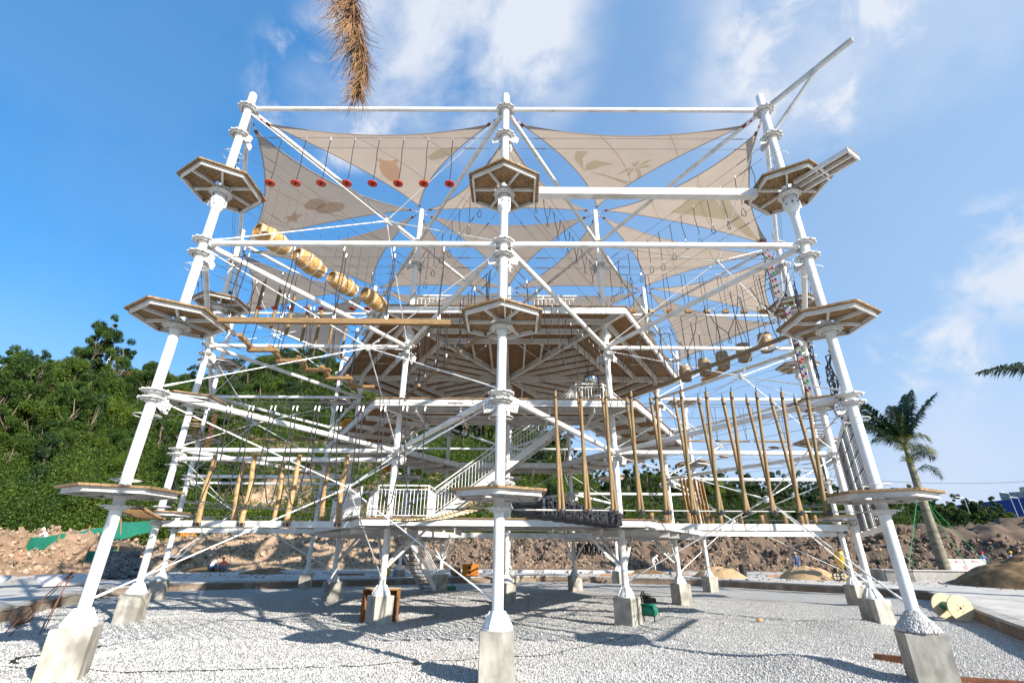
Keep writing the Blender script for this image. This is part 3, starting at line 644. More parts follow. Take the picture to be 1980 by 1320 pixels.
# diagonal X bracing meeting in a node in every second prism of the grid
hub_me = MB(); hub_me.lathe([(0, -.1), (.06, -.09), (.085, 0), (.06, .09), (0, .1)], 10); hub_me = hub_me.mesh('bracing_rod_hub', 'white2')
TRI = []
for i, a in enumerate(keys):
    for b_ in nbrs(a):
        for c in nbrs(a):
            if b_ in nbrs(c) and keys.index(a) < keys.index(b_) < keys.index(c): TRI.append((a, b_, c))
def cen(t_): return sum((NODES[k] for k in t_), V())/3
C0 = V((0, 2*RY, 0)); t1 = cen(((0, -1.), (0, 0.), (1, -.5)))-C0; TARG = [Matrix.Rotation(j*pi/3, 3, 'Z') @ t1 for j in range(6)]
for t_ in TRI:
    c = cen(t_)
    if not any((c-C0-q).length < .4 for q in TARG): continue
    for zc, zl, zh in ((11.95, 9.5, 14.25), (7.46, 5.5, 9.3), (3.6, 1.25, 5.25)):
        H_ = obj('bracing_hub', hub_me, tower, c+V((0, 0, zc)))
        for k in t_:
            for z in (zl, zh):
                P = NODES[k]+V((0, 0, z)); d = c+V((0, 0, zc))-P; d2 = d.normalized(); mb = MB(); Lr = d.length
                mb.tube((.12, 0, 0), (Lr-.06, 0, 0), .017, 8); mb.tube((Lr-.35, 0, 0), (Lr-.16, 0, 0), .027, 8); mb.tube((.14, 0, 0), (.4, 0, 0), .027, 8)
                kk = ('rod', round(Lr, 2))
                if kk not in BM_: BM_[kk] = autosmooth(mb.mesh('bracing_rod', 'white'), 40)
                obj('bracing_rod', BM_[kk], tower, P, d2.to_track_quat('X', 'Z').to_euler())
# ---- hexagonal platforms round the outer posts
RP = 1.09
def hexpts(r, z=0, off=pi/6): return [V((r*cos(off+j*pi/3), r*sin(off+j*pi/3), z)) for j in range(6)]
hexv = hexpts(RP, 0)           # vertices at +-y: off = pi/6 gives vertices at 30, 90, ...
mb = MB()
q = hexpts(RP-.13, .075)
for j in range(6):
    a, b_ = q[j], q[(j+1) % 6]; mb.ibeam(a, b_, .05, .095, .010)
    m_ = (a+b_)/2; mb.ibeam(V((m_.x, m_.y, 0)).normalized()*.16+V((0, 0, .082)), V((m_.x*.97, m_.y*.97, .082)), .045, .075, .010)
mb.lathe([(.11, .0), (.24, .0), (.24, .02), (.11, .02)], 20)
mb.mi = 1
for j in range(6): mb.box(q[j]*.93+V((0, 0, 0)), (.05, .05, .02))
frame_me = mb.mesh('platform_frame', ['white2', 'dark'])
def clip_board(y0, y1, r):
    """hexagon strip with vertices at +-y; returns polygon between x=y0 and x=y1"""
    hp = [(p.x, p.y) for p in hexpts(r)]
    def cut(poly, c, sgn):
        o_ = []
        for i in range(len(poly)):
            a, b_ = poly[i], poly[(i+1) % len(poly)]; da, db = sgn*(a[0]-c), sgn*(b_[0]-c)
            if da >= 0: o_.append(a)
            if da*db < 0: t_ = da/(da-db); o_.append((a[0]+(b_[0]-a[0])*t_, a[1]+(b_[1]-a[1])*t_))
        return o_
    return cut(cut(hp, y0, 1), y1, -1)
board_me = []; nbd = 13; x0 = -RP*cos(pi/6); wd = 2*-x0/nbd
for j in range(nbd):
    pl = clip_board(x0+j*wd+.003, x0+(j+1)*wd-.003, RP)
    if -.2 < x0+(j+.5)*wd < .2:      # boards notched round the post: two halves
        for sg in (-1, 1):
            ys = [p[1] for p in pl]; xa, xb = x0+j*wd+.003, x0+(j+1)*wd-.003; yo = max(ys) if sg > 0 else min(ys)
            pp = [p for p in pl if p[1]*sg > 0]+[(xb, .125*sg), (xa, .125*sg)]
            cx = sum(p[0] for p in pp)/len(pp); cy = sum(p[1] for p in pp)/len(pp); pp.sort(key=lambda p: atan2(p[1]-cy, p[0]-cx))
            m_ = MB(); m_.prism(pp, .124, .168); board_me.append(m_.mesh('board', 'deck'))
    else: m_ = MB(); m_.prism(pl, .124, .168); board_me.append(m_.mesh('board', 'deck'))
allb = MB()
for m_ in board_me: allb.add([v_.co for v_ in m_.vertices], [tuple(p.vertices) for p in m_.polygons])
allb_me = allb.mesh('boards', 'deck')
nb_ = 0
outer = sorted([k for k in keys if not inner(k)], key=lambda k: NODES[k].y)
LEV = ['lowest', 'middle', 'top']
for k in outer:
    for li, z in enumerate(PL):
        rot = pi/3 if li != 1 else 0
        pf = obj('platform', frame_me, tower, NODES[k]+V((0, 0, z)), (0, 0, rot), 'small hexagonal timber platform, %s level, on the %s' % (LEV[li], plain(k)))
        if nb_+len(board_me) <= 300:
            for m_ in board_me: obj('board', m_, pf); nb_ += 1
        else: obj('boards', allb_me, pf, kind='stuff')
# boarding gangway with side rails sticking out of the right front post's top platform, and the boom above it
R0 = NODES[(0, 1.)]; gd = V((cos(radians(-58)), sin(radians(-58)), 0)); gs = V((-gd.y, gd.x, 0))
gw = empty('g'); bpy.data.objects.remove(gw)
mb = MB()
for s_ in (-.25, 0, .25): mb.bar(R0+gd*.3+gs*s_+V((0, 0, 11.19)), R0+gd*1.62+gs*s_+V((0, 0, 11.19)), .055, .11)
mb.bar(R0+gd*1.62-gs*.29+V((0, 0, 11.19)), R0+gd*1.62+gs*.29+V((0, 0, 11.19)), .05, .13); mb.bar(R0+gd*.95-gs*.27+V((0, 0, 11.18)), R0+gd*.95+gs*.27+V((0, 0, 11.18)), .05, .08)
gwo = mb.build('launch_gangway', 'white2', tower, label='short railed launch gangway sticking out of the top right platform')
mb = MB()
for s_ in (-.19, -.065, .065, .19): mb.bar(R0+gd*.6+gs*s_+V((0, 0, 11.262)), R0+gd*1.66+gs*s_+V((0, 0, 11.262)), .115, .03)
mb.build('board', 'deckB', gwo)
bd = V((.5, -.866, 0)); mb = MB(); mb.ibeam(R0+bd*.16+V((0, 0, 14.36)), R0+bd*2.5+V((0, 0, 14.36)), .09, .13, .02)
bo = mb.build('boom', 'white2', tower, label='cantilevered boom with a diagonal strut above the right front post')
mb = MB(); mb.bar(R0+bd*.16+V((0, 0, 13.42)), R0+bd*1.55+V((0, 0, 14.29)), .075, .085); mb.build('strut', 'white2', bo)

# ---- the hexagonal decks carried by the inner posts
DC = V((0, 2*RY, 0)); DR = 9.07; AP = DR*cos(pi/6)
def deck(z, label, rin=None, fas=.27):
    dk = MB()
    oc = [V((DR*cos(j*pi/3), DR*sin(j*pi/3), 0)) for j in range(6)]
    for j in range(6): dk.bar(oc[j]*.995+V((0, 0, fas/2)), oc[(j+1) % 6]*.995+V((0, 0, fas/2)), .09, fas)
    d = dk.build('deck', 'white2', tower, DC+V((0, 0, z)), (0, 0, 0), label=label)
    pl = MB(); inr = rin if rin else .0; wdt = .145
    for j in range(6):                                            # boards run along each side
        u = (oc[(j+1) % 6]-oc[j]).normalized(); n_ = (oc[j]+oc[(j+1) % 6]).normalized(); k_ = 0; a_ = AP-.0+.06
        while a_-wdt > inr:
            w0, w1 = a_, a_-wdt+.008; h0, h1 = w0*math.tan(pi/6)-.004, w1*math.tan(pi/6)-.004; z0 = fas+.003+rnd.random()*.004
            vs = [n_*w0-u*h0, n_*w0+u*h0, n_*w1+u*h1, n_*w1-u*h1]
            pl.add([v_+V((0, 0, z0)) for v_ in vs]+[v_+V((0, 0, z0+.032)) for v_ in vs], [(0, 1, 2, 3), (7, 6, 5, 4), (0, 4, 5, 1), (1, 5, 6, 2), (2, 6, 7, 3), (3, 7, 4, 0)]); a_ -= wdt
        for f in ((.87, .72) if rin else (.87, .75, .62)):        # joists parallel to the side
            if f*AP > inr: J = MB(); h_ = f*AP*math.tan(pi/6); L = 2*h_-.3; J.ibeam((-L/2, 0, 0), (L/2, 0, 0), .12, .22, .015); k = ('j', round(L, 1)); BM_.setdefault(k, J.mesh('joist', 'white2')); obj('joist', BM_[k], d, n_*f*AP+V((0, 0, fas-.115)), (0, 0, atan2(u.y, u.x)))
        c = oc[j]; r0 = .3 if not rin else rin/cos(pi/6); J = MB(); J.ibeam((r0, 0, 0), (DR-.08, 0, 0), .15, .26, .018); k = ('rb', r0); BM_.setdefault(k, J.mesh('radial_beam', 'white2')); obj('radial_beam', BM_[k], d, (0, 0, fas-.135), (0, 0, atan2(c.y, c.x)))
        if not rin:
            for q_ in (-3, -2, -1, 0, 1, 2, 3):                       # joists square to the side, towards the centre
                off = q_*.78; a0 = max(.35, abs(off)/math.tan(pi/6)+.12); a1 = .62*AP
                if a1-a0 < .3: continue
                J = MB(); J.ibeam((0, 0, 0), (a1-a0, 0, 0), .08, .18, .012); k = ('sq', round(a1-a0, 2)); BM_.setdefault(k, J.mesh('joist', 'white2')); obj('joist', BM_[k], d, n_*a0+u*off+V((0, 0, fas-.10)), (0, 0, atan2(n_.y, n_.x)))
        else:
            for q_ in (-2, -1, 0, 1, 2):
                off = q_*1.55; a0 = rin; a1 = AP-.06
                if abs(off) > a0*math.tan(pi/6): a0 = abs(off)/math.tan(pi/6)+.1
                J = MB(); J.ibeam((0, 0, 0), (a1-a0, 0, 0), .08, .16, .012); k = ('sr', round(a1-a0, 2)); BM_.setdefault(k, J.mesh('joist', 'white2')); obj('joist', BM_[k], d, n_*a0+u*off+V((0, 0, fas-.35)), (0, 0, atan2(n_.y, n_.x)))
            h_ = rin*math.tan(pi/6); J = MB(); J.bar(n_*rin-u*h_+V((0, 0, fas-.13)), n_*rin+u*h_+V((0, 0, fas-.13)), .09, .26); J.build('inner_fascia', 'white2', d)
    pl.build('planking', 'deckB', d, kind='stuff'); return d
deck(10.38, 'full hexagonal top deck with radiating steel joists under brown boards', None, .27)
deck(6.74, 'ring-shaped middle deck with white steel edge beams', 5.25, .24)
deck(2.86, 'ring-shaped lowest deck with white steel edge beams', 5.6, .20)
# knee braces under the lowest deck
for k in keys:
    if inner(k) and k != (2, 0.):
        P = NODES[k]
        for b_ in nbrs(k):
            if inner(b_):
                d = (NODES[b_]-P).normalized(); mb = MB(); mb.bar((0, 0, 0), V((1.25*d.x, 1.25*d.y, 1.2)), .075, .075)
                mb.build('knee_brace', 'white2', tower, P+d*.1+V((0, 0, 1.65)))
# ---- railings
def railing(pts, h=1.05, sp=.115, label=None, closed=False, r=.02):
    pts = [V(p) for p in pts]; mb = MB(); bal = MB(); up = V((0, 0, h))
    for i in range(len(pts) if closed else len(pts)-1):
        a, b_ = pts[i], pts[(i+1) % len(pts)]; L = (b_-a).length
        mb.tube(a+up, b_+up, r*1.3, 8); mb.bar(a+V((0, 0, .1)), b_+V((0, 0, .1)), .03, .03); mb.bar(a+up-V((0, 0, .13)), b_+up-V((0, 0, .13)), .025, .025)
        mb.bar(a, a+up*1.01, .045, .045, (1, 0, 0)); n_ = int(L/sp)
        for q_ in range(1, n_): p = lerp(a, b_, q_/n_); bal.bar(p+V((0, 0, .1)), p+up-V((0, 0, .13)), .018, .018, (1, 0, 0))
    if not closed: mb.bar(pts[-1], pts[-1]+up*1.01, .045, .045, (1, 0, 0))
    o = mb.build('railing', 'white', tower, label=label); bal.build('balusters', 'white', o, kind='stuff'); return o
rr_ = 7.7; railing([DC+V((rr_*cos(j*pi/3), rr_*sin(j*pi/3), 10.68)) for j in range(6)], 1.1, .16, 'white railing round the top deck', True, .03)
railing([(-5.4, 9.3, 3.1), (-4.25, 6.35, 3.1), (-2.55, 6.35, 3.1), (-2.55, 7.85, 3.1)], label='white railing at the front left corner of the lowest deck')
railing([(-7.6, 11.5, 3.1), (-6.2, 8.9, 3.1), (-4.9, 6.6, 3.1)], label='white railing along the left edge of the lowest deck')
railing([(2.1, 9.2, 7.02), (2.7, 7.15, 7.02), (3.75, 7.15, 7.02), (4.9, 9.2, 7.02)], 1.05, label='white railing on the middle deck in front of the mirror ball')
railing([(3.9, 8.6, 7.02), (2.6, 8.95, 7.02)], label='short white railing at the head of the stair')
# ---- staircases
def stair(a, b_, wid, n_, label):
    a, b_ = V(a), V(b_); d = b_-a; h = V((d.x, d.y, 0)).normalized(); s_ = V((-h.y, h.x, 0))*wid/2
    mb = MB(); e = MB()
    st_ = MB(); st_.bar(a+s_, b_+s_, .05, .26); o = st_.build('staircase', 'white2', tower, label=label)
    st_ = MB(); st_.bar(a-s_, b_-s_, .05, .26); st_.build('stringer', 'white2', o)
    tm = MB(); tm.box((0, 0, 0), (wid-.06, .27, .035)); tm = tm.mesh('tread', 'deckB')
    for i in range(n_): p = lerp(a, b_, (i+.5)/n_); obj('tread', tm, o, p+V((0, 0, .04)), (0, 0, atan2(h.y, h.x)-pi/2))
    for q_ in (s_, -s_):
        R1 = MB(); R1.tube(a+q_+V((0, 0, 1.12)), b_+q_+V((0, 0, 1.12)), .026, 8); R1.bar(a+q_+V((0, 0, .98)), b_+q_+V((0, 0, .98)), .022, .022); R1.bar(a+q_+V((0, 0, .24)), b_+q_+V((0, 0, .24)), .022, .022)
        for f in (0, .5, 1): p = lerp(a, b_, f)+q_; R1.bar(p, p+V((0, 0, 1.12)), .045, .045, (1, 0, 0))
        R1.build('handrail', 'white', o); B = MB(); nn_ = int(V((d.x, d.y, 0)).length/.12)
        for i in range(1, nn_): p = lerp(a, b_, i/nn_)+q_; B.bar(p+V((0, 0, .24)), p+V((0, 0, .98)), .018, .018, (1, 0, 0))
        B.build('balusters', 'white', o, kind='stuff')
    return o
stair((-2.7, 8.35, 3.05), (2.65, 8.35, 6.95), .95, 21, 'long white staircase climbing right from the lowest to the middle deck')
stair((-4.45, 19.9, .02), (-5.9, 16.9, 3.05), .85, 15, 'white staircase going down from the lowest deck to the gravel')
# ---- black safety cables above every platform level
def cable(a, b_, r=.0075, name='safety_cable', m_='steel', sag=0, parent=None):
    a, b_ = V(a), V(b_); mb = MB()
    if sag: mb.path([lerp(a, b_, i/10)-V((0, 0, sag*4*(i/10)*(1-i/10)))-a for i in range(11)], r, 5)
    else: mb.tube((0, 0, 0), b_-a, r, 5)
    d = (b_-a).normalized(); L = (b_-a).length
    if name == 'safety_cable' and L > 4: mb.tube(d*.45, d*.78, .016, 5); mb.tube(d*(L-.78), d*(L-.45), .016, 5)
    return mb.build(name, m_, parent or tower, a)
for a, b_ in ADJ:
    A, B = NODES[a], NODES[b_]
    if inner(a) and inner(b_): continue
    d = (B-A).normalized()
    front = A.y+B.y < 22
    for zz in ((13.18, 12.78), (9.02, 8.72), (5.16, 4.86)):
        for z in (zz if front else zz[:1]): cable(A+d*.4+V((0, 0, z)), B-d*.4+V((0, 0, z)), .006)
    if inner(a) != inner(b_) and front:
        s_ = V((-d.y, d.x, 0))*.25
        for z in (PL[0]+.02, PL[1]+.02, PL[2]+.02):
            for q_ in (s_, -s_): cable(A+d*.9+q_+V((0, 0, z)), B-d*.5+q_+V((0, 0, z)), .006)
cable(NODES[(0, -1.)]+V((.3, 0, 2.93)), NODES[(0, 0.)]+V((-.3, 0, 2.93)), .006)
cable(NODES[(0, 0.)]+V((.3, 0, 2.93)), NODES[(0, 1.)]+V((-.3, 0, 2.93)), .010, m_='ropew')
# vertical side rails that carry the cargo net between right front post and its neighbour

# ================================================================== CONCRETE FOOTINGS
def footing_me(a, h, seed):
    bm = bmesh.new(); bmesh.ops.create_cube(bm, size=1)
    for v_ in bm.verts: v_.co = V((v_.co.x*a*2, v_.co.y*a*2, (v_.co.z+.5)*(h+.15)-.15))
    bmesh.ops.bevel(bm, geom=bm.edges[:], offset=.012, segments=2, affect='EDGES')
    bmesh.ops.subdivide_edges(bm, edges=bm.edges[:], cuts=1)
    for v_ in bm.verts: v_.co += V((noise.noise(v_.co*5+V((seed, 0, 0))), noise.noise(v_.co*5+V((0, seed, 0))), noise.noise(v_.co*4)*.3))*.006
    me = bpy.data.meshes.new('concrete_footing'); bm.to_mesh(me); bm.free(); me.materials.append(M['conc']); return me
fm = [footing_me(.315, ZB, s_) for s_ in (1, 5, 9)]
ROT = {(0, -1.): 24, (0, 0.): 0, (0, 1.): -22, (1, -1.5): 12, (1, -.5): 40, (1, .5): 48, (1, 1.5): 14, (2, -2.): 20, (2, -1.): 42, (2, 1.): 22, (3, .5): 20, (3, 1.5): 22, (3, -1.5): 10, (2, 2.): 12}
for i, k in enumerate(keys):
    c = obj('concrete_footing', fm[i % 3], None, NODES[k], (0, 0, radians(ROT.get(k, 15+i*17 % 40))), 'square concrete footing under the '+plain(k), 'concrete footing', 'footings under the tower posts')
pts = [];
for i in range(1500):
    a = rnd.random()*6.28; r = .33*sqrt(rnd.random()); pts.append((7.8+r*cos(a), r*sin(a), ZB+.04+(.33-r)*1.25))
scatter('gravel_heap', pts, peb, 1.5, 2.9)
mb = MB(); mb.lathe([(.33, -.01), (.30, .06), (.22, .17), (.13, .30), (0, .31)], 14); mb.build('gravel_heap_core', 'gravelm', None, (7.8, 0, ZB+.03), kind='stuff', smooth=True)

# ================================================================== SHADE SAILS
SW = [(1005, 222), (1420, 217), (1150, 395)]
def bary(px, py, tri):
    (x1, y1), (x2, y2), (x3, y3) = tri; D = (y2-y3)*(x1-x3)+(x3-x2)*(y1-y3); a = ((y2-y3)*(px-x3)+(x3-x2)*(py-y3))/D; b_ = ((y3-y1)*(px-x3)+(x1-x3)*(py-y3))/D; return a, b_, 1-a-b_
rows_name = {0: 'front row', 1: 'second row', 2: 'third row', 3: 'back row'}
bytri = {}
for t_ in TRI:
    c = cen(t_); r = min(k[0] for k in t_); bytri.setdefault(r, []).append((c.x, t_))
for r, L in bytri.items():
    L.sort()
    for si, (cx, t_) in enumerate(L):
        c = cen(t_); zr = {}
        cor = []
        for k in t_:
            z = 14.18 if not inner(k) else 15.95
            d = (V((c.x, c.y, 0))-NODES[k]).normalized(); ins = .58 if not inner(k) else .50
            cor.append(NODES[k]+d*ins+V((0, 0, z-.12*(0 if inner(k) else 1))))
        cc = sum(cor, V())/3; ctl = {}
        for i, j in ((0, 1), (1, 2), (2, 0)): m_ = (cor[i]+cor[j])/2; q_ = cc-m_; ctl[(i, j)] = m_+q_*.46+V((0, 0, -.2))
        def SP(a, b_, g): return cor[0]*a*a+cor[1]*b_*b_+cor[2]*g*g+ctl[(0, 1)]*2*a*b_+ctl[(1, 2)]*2*b_*g+ctl[(2, 0)]*2*g*a
        n_ = 14; idx = {}; mb = MB(); vs = []; fs = []
        for i in range(n_+1):
            for j in range(n_+1-i): idx[(i, j)] = len(vs); vs.append(SP(i/n_, j/n_, 1-(i+j)/n_)-cc)
        for i in range(n_):
            for j in range(n_-i):
                fs.append((idx[(i, j)], idx[(i+1, j)], idx[(i, j+1)]))
                if i+j < n_-1: fs.append((idx[(i+1, j)], idx[(i+1, j+1)], idx[(i, j+1)]))
        mb.add(vs, fs); me = mb.mesh('shade_sail', 'sail', True)
        num = len(L); pos = 'leftmost' if si == 0 else 'rightmost' if si == num-1 else ORD[si]+' from the left'
        extra = {(0, 1): ' with a round peach print', (0, 3): ' with palm tree prints', (0, 0): ' with a star print', (0, 4): ' with grey-green leaf prints'}.get((r, si), '')
        so = obj('shade_sail', me, None, cc, (0, 0, 0), 'beige shade sail%s, %s of the %s' % (extra, pos, rows_name[r]), 'shade sail', 'triangular shade sails over the tower')
        hem = MB()
        for i, j in ((0, 1), (1, 2), (2, 0)):
            pts = []
            for s_ in range(17): w3 = [0, 0, 0]; w3[i] = 1-s_/16; w3[j] = s_/16; pts.append(SP(*w3)-cc)
            hem.path(pts, .016, 5)
        hem.build('hem', 'sail', so)
        sm = MB()
        for f in (.36, .68): sm.path([SP(f*(1-s_/12), 1-f, f*s_/12)-cc-V((0, 0, .006)) if False else SP((1-f)*(1-s_/12), f, (1-f)*s_/12)-cc-V((0, 0, .008)) for s_ in range(13)], .009, 4)
        sm.build('seam', 'pr_grey', so)
        for q_, k in zip(cor, t_):
            e = NODES[k]+V((0, 0, 14.30 if not inner(k) else 15.98)); v_ = e-q_; L_ = v_.length-.1; vd = v_.normalized(); sh = MB()
            u_, k_, _ = frame(vd); sh.bar(q_-vd*.07-cc, q_+vd*.05-cc, .11, .03); sh.mi = 1; sh.tube(q_+vd*.05-cc, q_+vd*(.3*L_)-cc, .014, 6); sh.tube(q_+vd*(.62*L_)-cc, q_+vd*(.72*L_)-cc, .03, 6)
            sh.mi = 2; sh.tube(q_+vd*(.32*L_)-cc, q_+vd*(.46*L_)-cc, .024, 6); sh.mi = 1; sh.tube(q_+vd*(.5*L_)-cc, q_+vd*L_-cc, .011, 6)
            sh.build('shackle', ['rust', 'zinc', 'redsh'], so)
        # flat prints on the underside
        prints = []
        circ = lambda x, y, r_, n2=20, sy=1: [(x+r_*cos(2*pi*i/n2), y+r_*sy*sin(2*pi*i/n2)) for i in range(n2)]
        if (r, si) == (0, 3):
            prints = [('palm_print', 'pr_green', [[(1098, 304), (1080, 277), (1092, 259), (1124, 256), (1102, 274), (1097, 301)][::-1], [(1098, 303), (1108, 286), (1129, 276), (1156, 277), (1179, 282), (1147, 289), (1123, 298)], [(1108, 304), (1153, 311), (1198, 323), (1232, 332), (1244, 326), (1223, 323), (1153, 306)]]),
                      ('palm_print', 'pr_green', [[(1236, 290), (1192, 311), (1208, 298), (1222, 292)], [(1236, 290), (1226, 283), (1244, 273), (1242, 288)], [(1240, 290), (1256, 276), (1277, 273), (1259, 283)], [(1242, 291), (1265, 285), (1283, 291), (1259, 293)], [(1236, 291), (1253, 308), (1258, 322), (1270, 314), (1256, 298), (1244, 291)], [(1232, 291), (1223, 305), (1226, 312), (1238, 296)]])]
        elif (r, si) == (0, 1): prints = [('round_print', 'pr_peach', [circ(742, 308, 27, 24, 1.0), [(722, 290), (716, 276), (734, 282)], [(752, 282), (768, 276), (764, 290)]]), ('leaf_print', 'pr_green', [[(838, 272), (858, 258), (900, 254), (912, 262), (880, 278), (850, 282)]])]
        elif (r, si) == (0, 0):
            star = [(565+(20 if i % 2 == 0 else 8.5)*sin(i*pi/5), 400-(20 if i % 2 == 0 else 8.5)*cos(i*pi/5)*.9) for i in range(10)]; prints = [('star_print', 'pr_grey', [star]), ('cloud_print', 'pr_grey', [circ(630, 385, 26, 18, .6), circ(600, 372, 20, 16, .7)])]
        elif (r, si) == (0, 4): prints = [('leaf_print', 'pr_green', [[(1320, 372), (1362, 315), (1385, 332), (1410, 372), (1405, 395), (1300, 392)], [(1395, 330), (1420, 345), (1450, 400), (1462, 440), (1440, 436), (1412, 400)]])]
        if prints:
            tri = {(0, 3): ((1005, 222), (1420, 217), (1150, 395)), (0, 1): ((535, 232), (940, 218), (805, 400)), (0, 0): ((503, 248), (775, 412), (492, 452)), (0, 4): ((1452, 232), (1180, 405), (1480, 452))}[(r, si)]
            want = {(0, 3): ((0, 0.), (0, 1.), (1, .5)), (0, 1): ((0, -1.), (0, 0.), (1, -.5)), (0, 0): ((0, -1.), (1, -.5), (1, -1.5)), (0, 4): ((0, 1.), (1, .5), (1, 1.5))}[(r, si)]
            order = [want.index(k) for k in t_]
            for nm_, m_, polys in prints:
                bm = bmesh.new()
                for pg in polys:
                    bv = [bm.verts.new((x, y, 0)) for x, y in pg]
                    bm.faces.new(bv)
                bmesh.ops.triangulate(bm, faces=bm.faces[:]); bmesh.ops.subdivide_edges(bm, edges=bm.edges[:], cuts=3, use_grid_fill=True)
                for v_ in bm.verts:
                    w_ = bary(v_.co.x, v_.co.y, tri); w3 = [w_[o_] for o_ in order]; w3 = [max(0.01, q_) for q_ in w3]; s_ = sum(w3); p = SP(*[q_/s_ for q_ in w3])-cc
                    nn = (CAM-(p+cc)); v_.co = p+V((0, 0, -.018))
                me = bpy.data.meshes.new(nm_); bm.to_mesh(me); bm.free(); me.materials.append(M[m_]); obj(nm_, me, so)

# ================================================================== ROPE-COURSE OBSTACLES
def snap(mb, p, s_=1.0):           # white carabiner fitting at a rope's top
    mb.mi = 1; p = V(p); mb.tube(p+V((0, 0, .02)), p-V((0, 0, .075*s_)), .0125*s_, 6); mb.mi = 0
L_, C_, R__ = NODES[(0, -1.)], NODES[(0, 0.)], NODES[(0, 1.)]
P1, P2_ = NODES[(1, -.5)], NODES[(1, .5)]; Q1, Q2 = NODES[(1, -1.5)], NODES[(1, 1.5)]
Z = lambda z: V((0, 0, z))
# red disc swings
def disc_proto(h):
    e = empty('disc_swing'); mb = MB(); mb.path([(0, 0, .03), (.015, 0, h*.35), (-.012, 0, h*.7), (0, 0, h)], .012, 6); snap(mb, (0, 0, h)); mb.build('rope', ['rope', 'zinc'], e)
    mb = MB(); mb.lathe([(0, .012), (.10, .02), (.135, .0), (.135, -.02), (.10, -.02), (0, -.012)], 20); mb.build('disc', 'red', e, smooth=True)
    mb = MB(); mb.lathe([(0, -.05), (.03, -.05), (.035, -.02), (.035, -.005)], 10); mb.build('knot', 'dark', e); return e
dp = disc_proto(1.70)
def place(proto, i, loc, label, cat, group, rz=0, sc=None):
    o = proto if i == 0 else copytree(proto)
    o.location = loc; o.rotation_euler = (0, 0, rz); tag(o, label, cat, group)
    return o
for i in range(8):
    x = -6.53+i*(5.0/7); place(dp, i, (x, 0, 11.47), 'red disc swing, %s from the left front post on the top level' % ORD[i], 'disc swing', 'red disc swings between the left and centre front posts', rnd.random())
for i in range(8):
    x = -10.1+i*.63; place(dp, 1, (x, 6.755, 11.12), 'small red disc swing in the second row, %s from the left' % ORD[i], 'disc swing', 'red disc swings in the second row of posts', rnd.random())
# horizontal barrel crossing
def stave_mesh(Lb, r0, r1, n_, gap=.94):
    mb = MB(); vs = []; K = 9
    for i in range(K):
        t_ = i/(K-1)*2-1; r = r0+(r1-r0)*(1-t_*t_); ww = pi/n_*gap
        for rr__ in (r, r-.022):
            for s_ in (-1, 0, 1): vs.append((rr__*cos(s_*ww), rr__*sin(s_*ww), t_*Lb/2))
    fs = []
    for i in range(K-1):
        a = i*6; b_ = a+6
        fs += [(a, a+1, b_+1, b_), (a+1, a+2, b_+2, b_+1), (a+3, b_+3, b_+4, a+4), (a+4, b_+4, b_+5, a+5), (a, b_, b_+3, a+3), (a+2, a+5, b_+5, b_+2)]
    fs += [(0, 3, 4, 1), (1, 4, 5, 2)]; e = (K-1)*6; fs += [(e, e+1, e+4, e+3), (e+1, e+2, e+5, e+4)]
    mb.add(vs, fs); return mb
def barrel_proto(Lb, r0, r1, m_, hoopm, n_=16, open_=True):
    e = empty('barrel'); sm = stave_mesh(Lb, r0, r1, n_).mesh('stave', m_)
    for j in range(n_): obj('stave', sm, e, (0, 0, 0), (0, 0, 2*pi*j/n_))
    for t_ in (-.90, -.33, .33, .90): r = r0+(r1-r0)*(1-t_*t_)+.004; mb = MB(); mb.lathe([(r, -.02), (r+.005, -.02), (r+.005, .02), (r, .02)], 28, (0, 0, t_*Lb/2)); mb.build('hoop', hoopm, e)
    mb = MB(); mb.lathe([(r0-.03, 0), (r0-.03, .02), (0, .02)], 24, (0, 0, Lb/2-.05)); mb.lathe([(0, 0), (r0-.03, 0)], 24, (0, 0, -Lb/2+.05)); mb.build('barrel_head', m_, e, smooth=True); return e
bp_ = barrel_proto(1.10, .215, .315, 'stave', 'ropew'); bp_.name = 'tunnel_barrel'
mb = MB()
A, B = V((-7.17, 1.09, 11.16)), V((-4.75, 5.85, 10.85))
for i, p in enumerate([(-7.08, 1.67, 10.77), (-6.43, 2.88, 10.71), (-5.74, 4.11, 10.67), (-4.98, 5.35, 10.72)]):
    o = place(bp_, i, p, 'horizontal wooden tunnel barrel slung high on the left, %s from the top left platform' % ORD[i], 'barrel', 'tunnel barrels in a slanting line'); o.rotation_mode = 'XYZ'
    d = (B-A).normalized(); o.rotation_euler = (V((d.x, d.y, d.z+[.02, -.05, .03, -.04][i]))).to_track_quat('Z', 'Y').to_euler()
    sl = MB(); c = V(p)
    for s_ in (-.35, .35):
        for q_ in (-1, 1):
            n2 = V((-d.y, d.x, 0))*q_; sl.tube(c+d*s_+n2*.25, c+d*s_+n2*.22+V((0, 0, 1.9)), .006, 5)
            sl.path([c+d*s_+V((0, 0, 0))+(n2*cos(a)+V((0, 0, 1))*sin(a))*.29 for a in (0, -.8, -1.57)], .008, 4)
    tag(sl.build('sling_rope', 'steel', None), 'thin steel slings holding the %s tunnel barrel from the left' % ORD[i], 'sling', 'slings of the tunnel barrels')
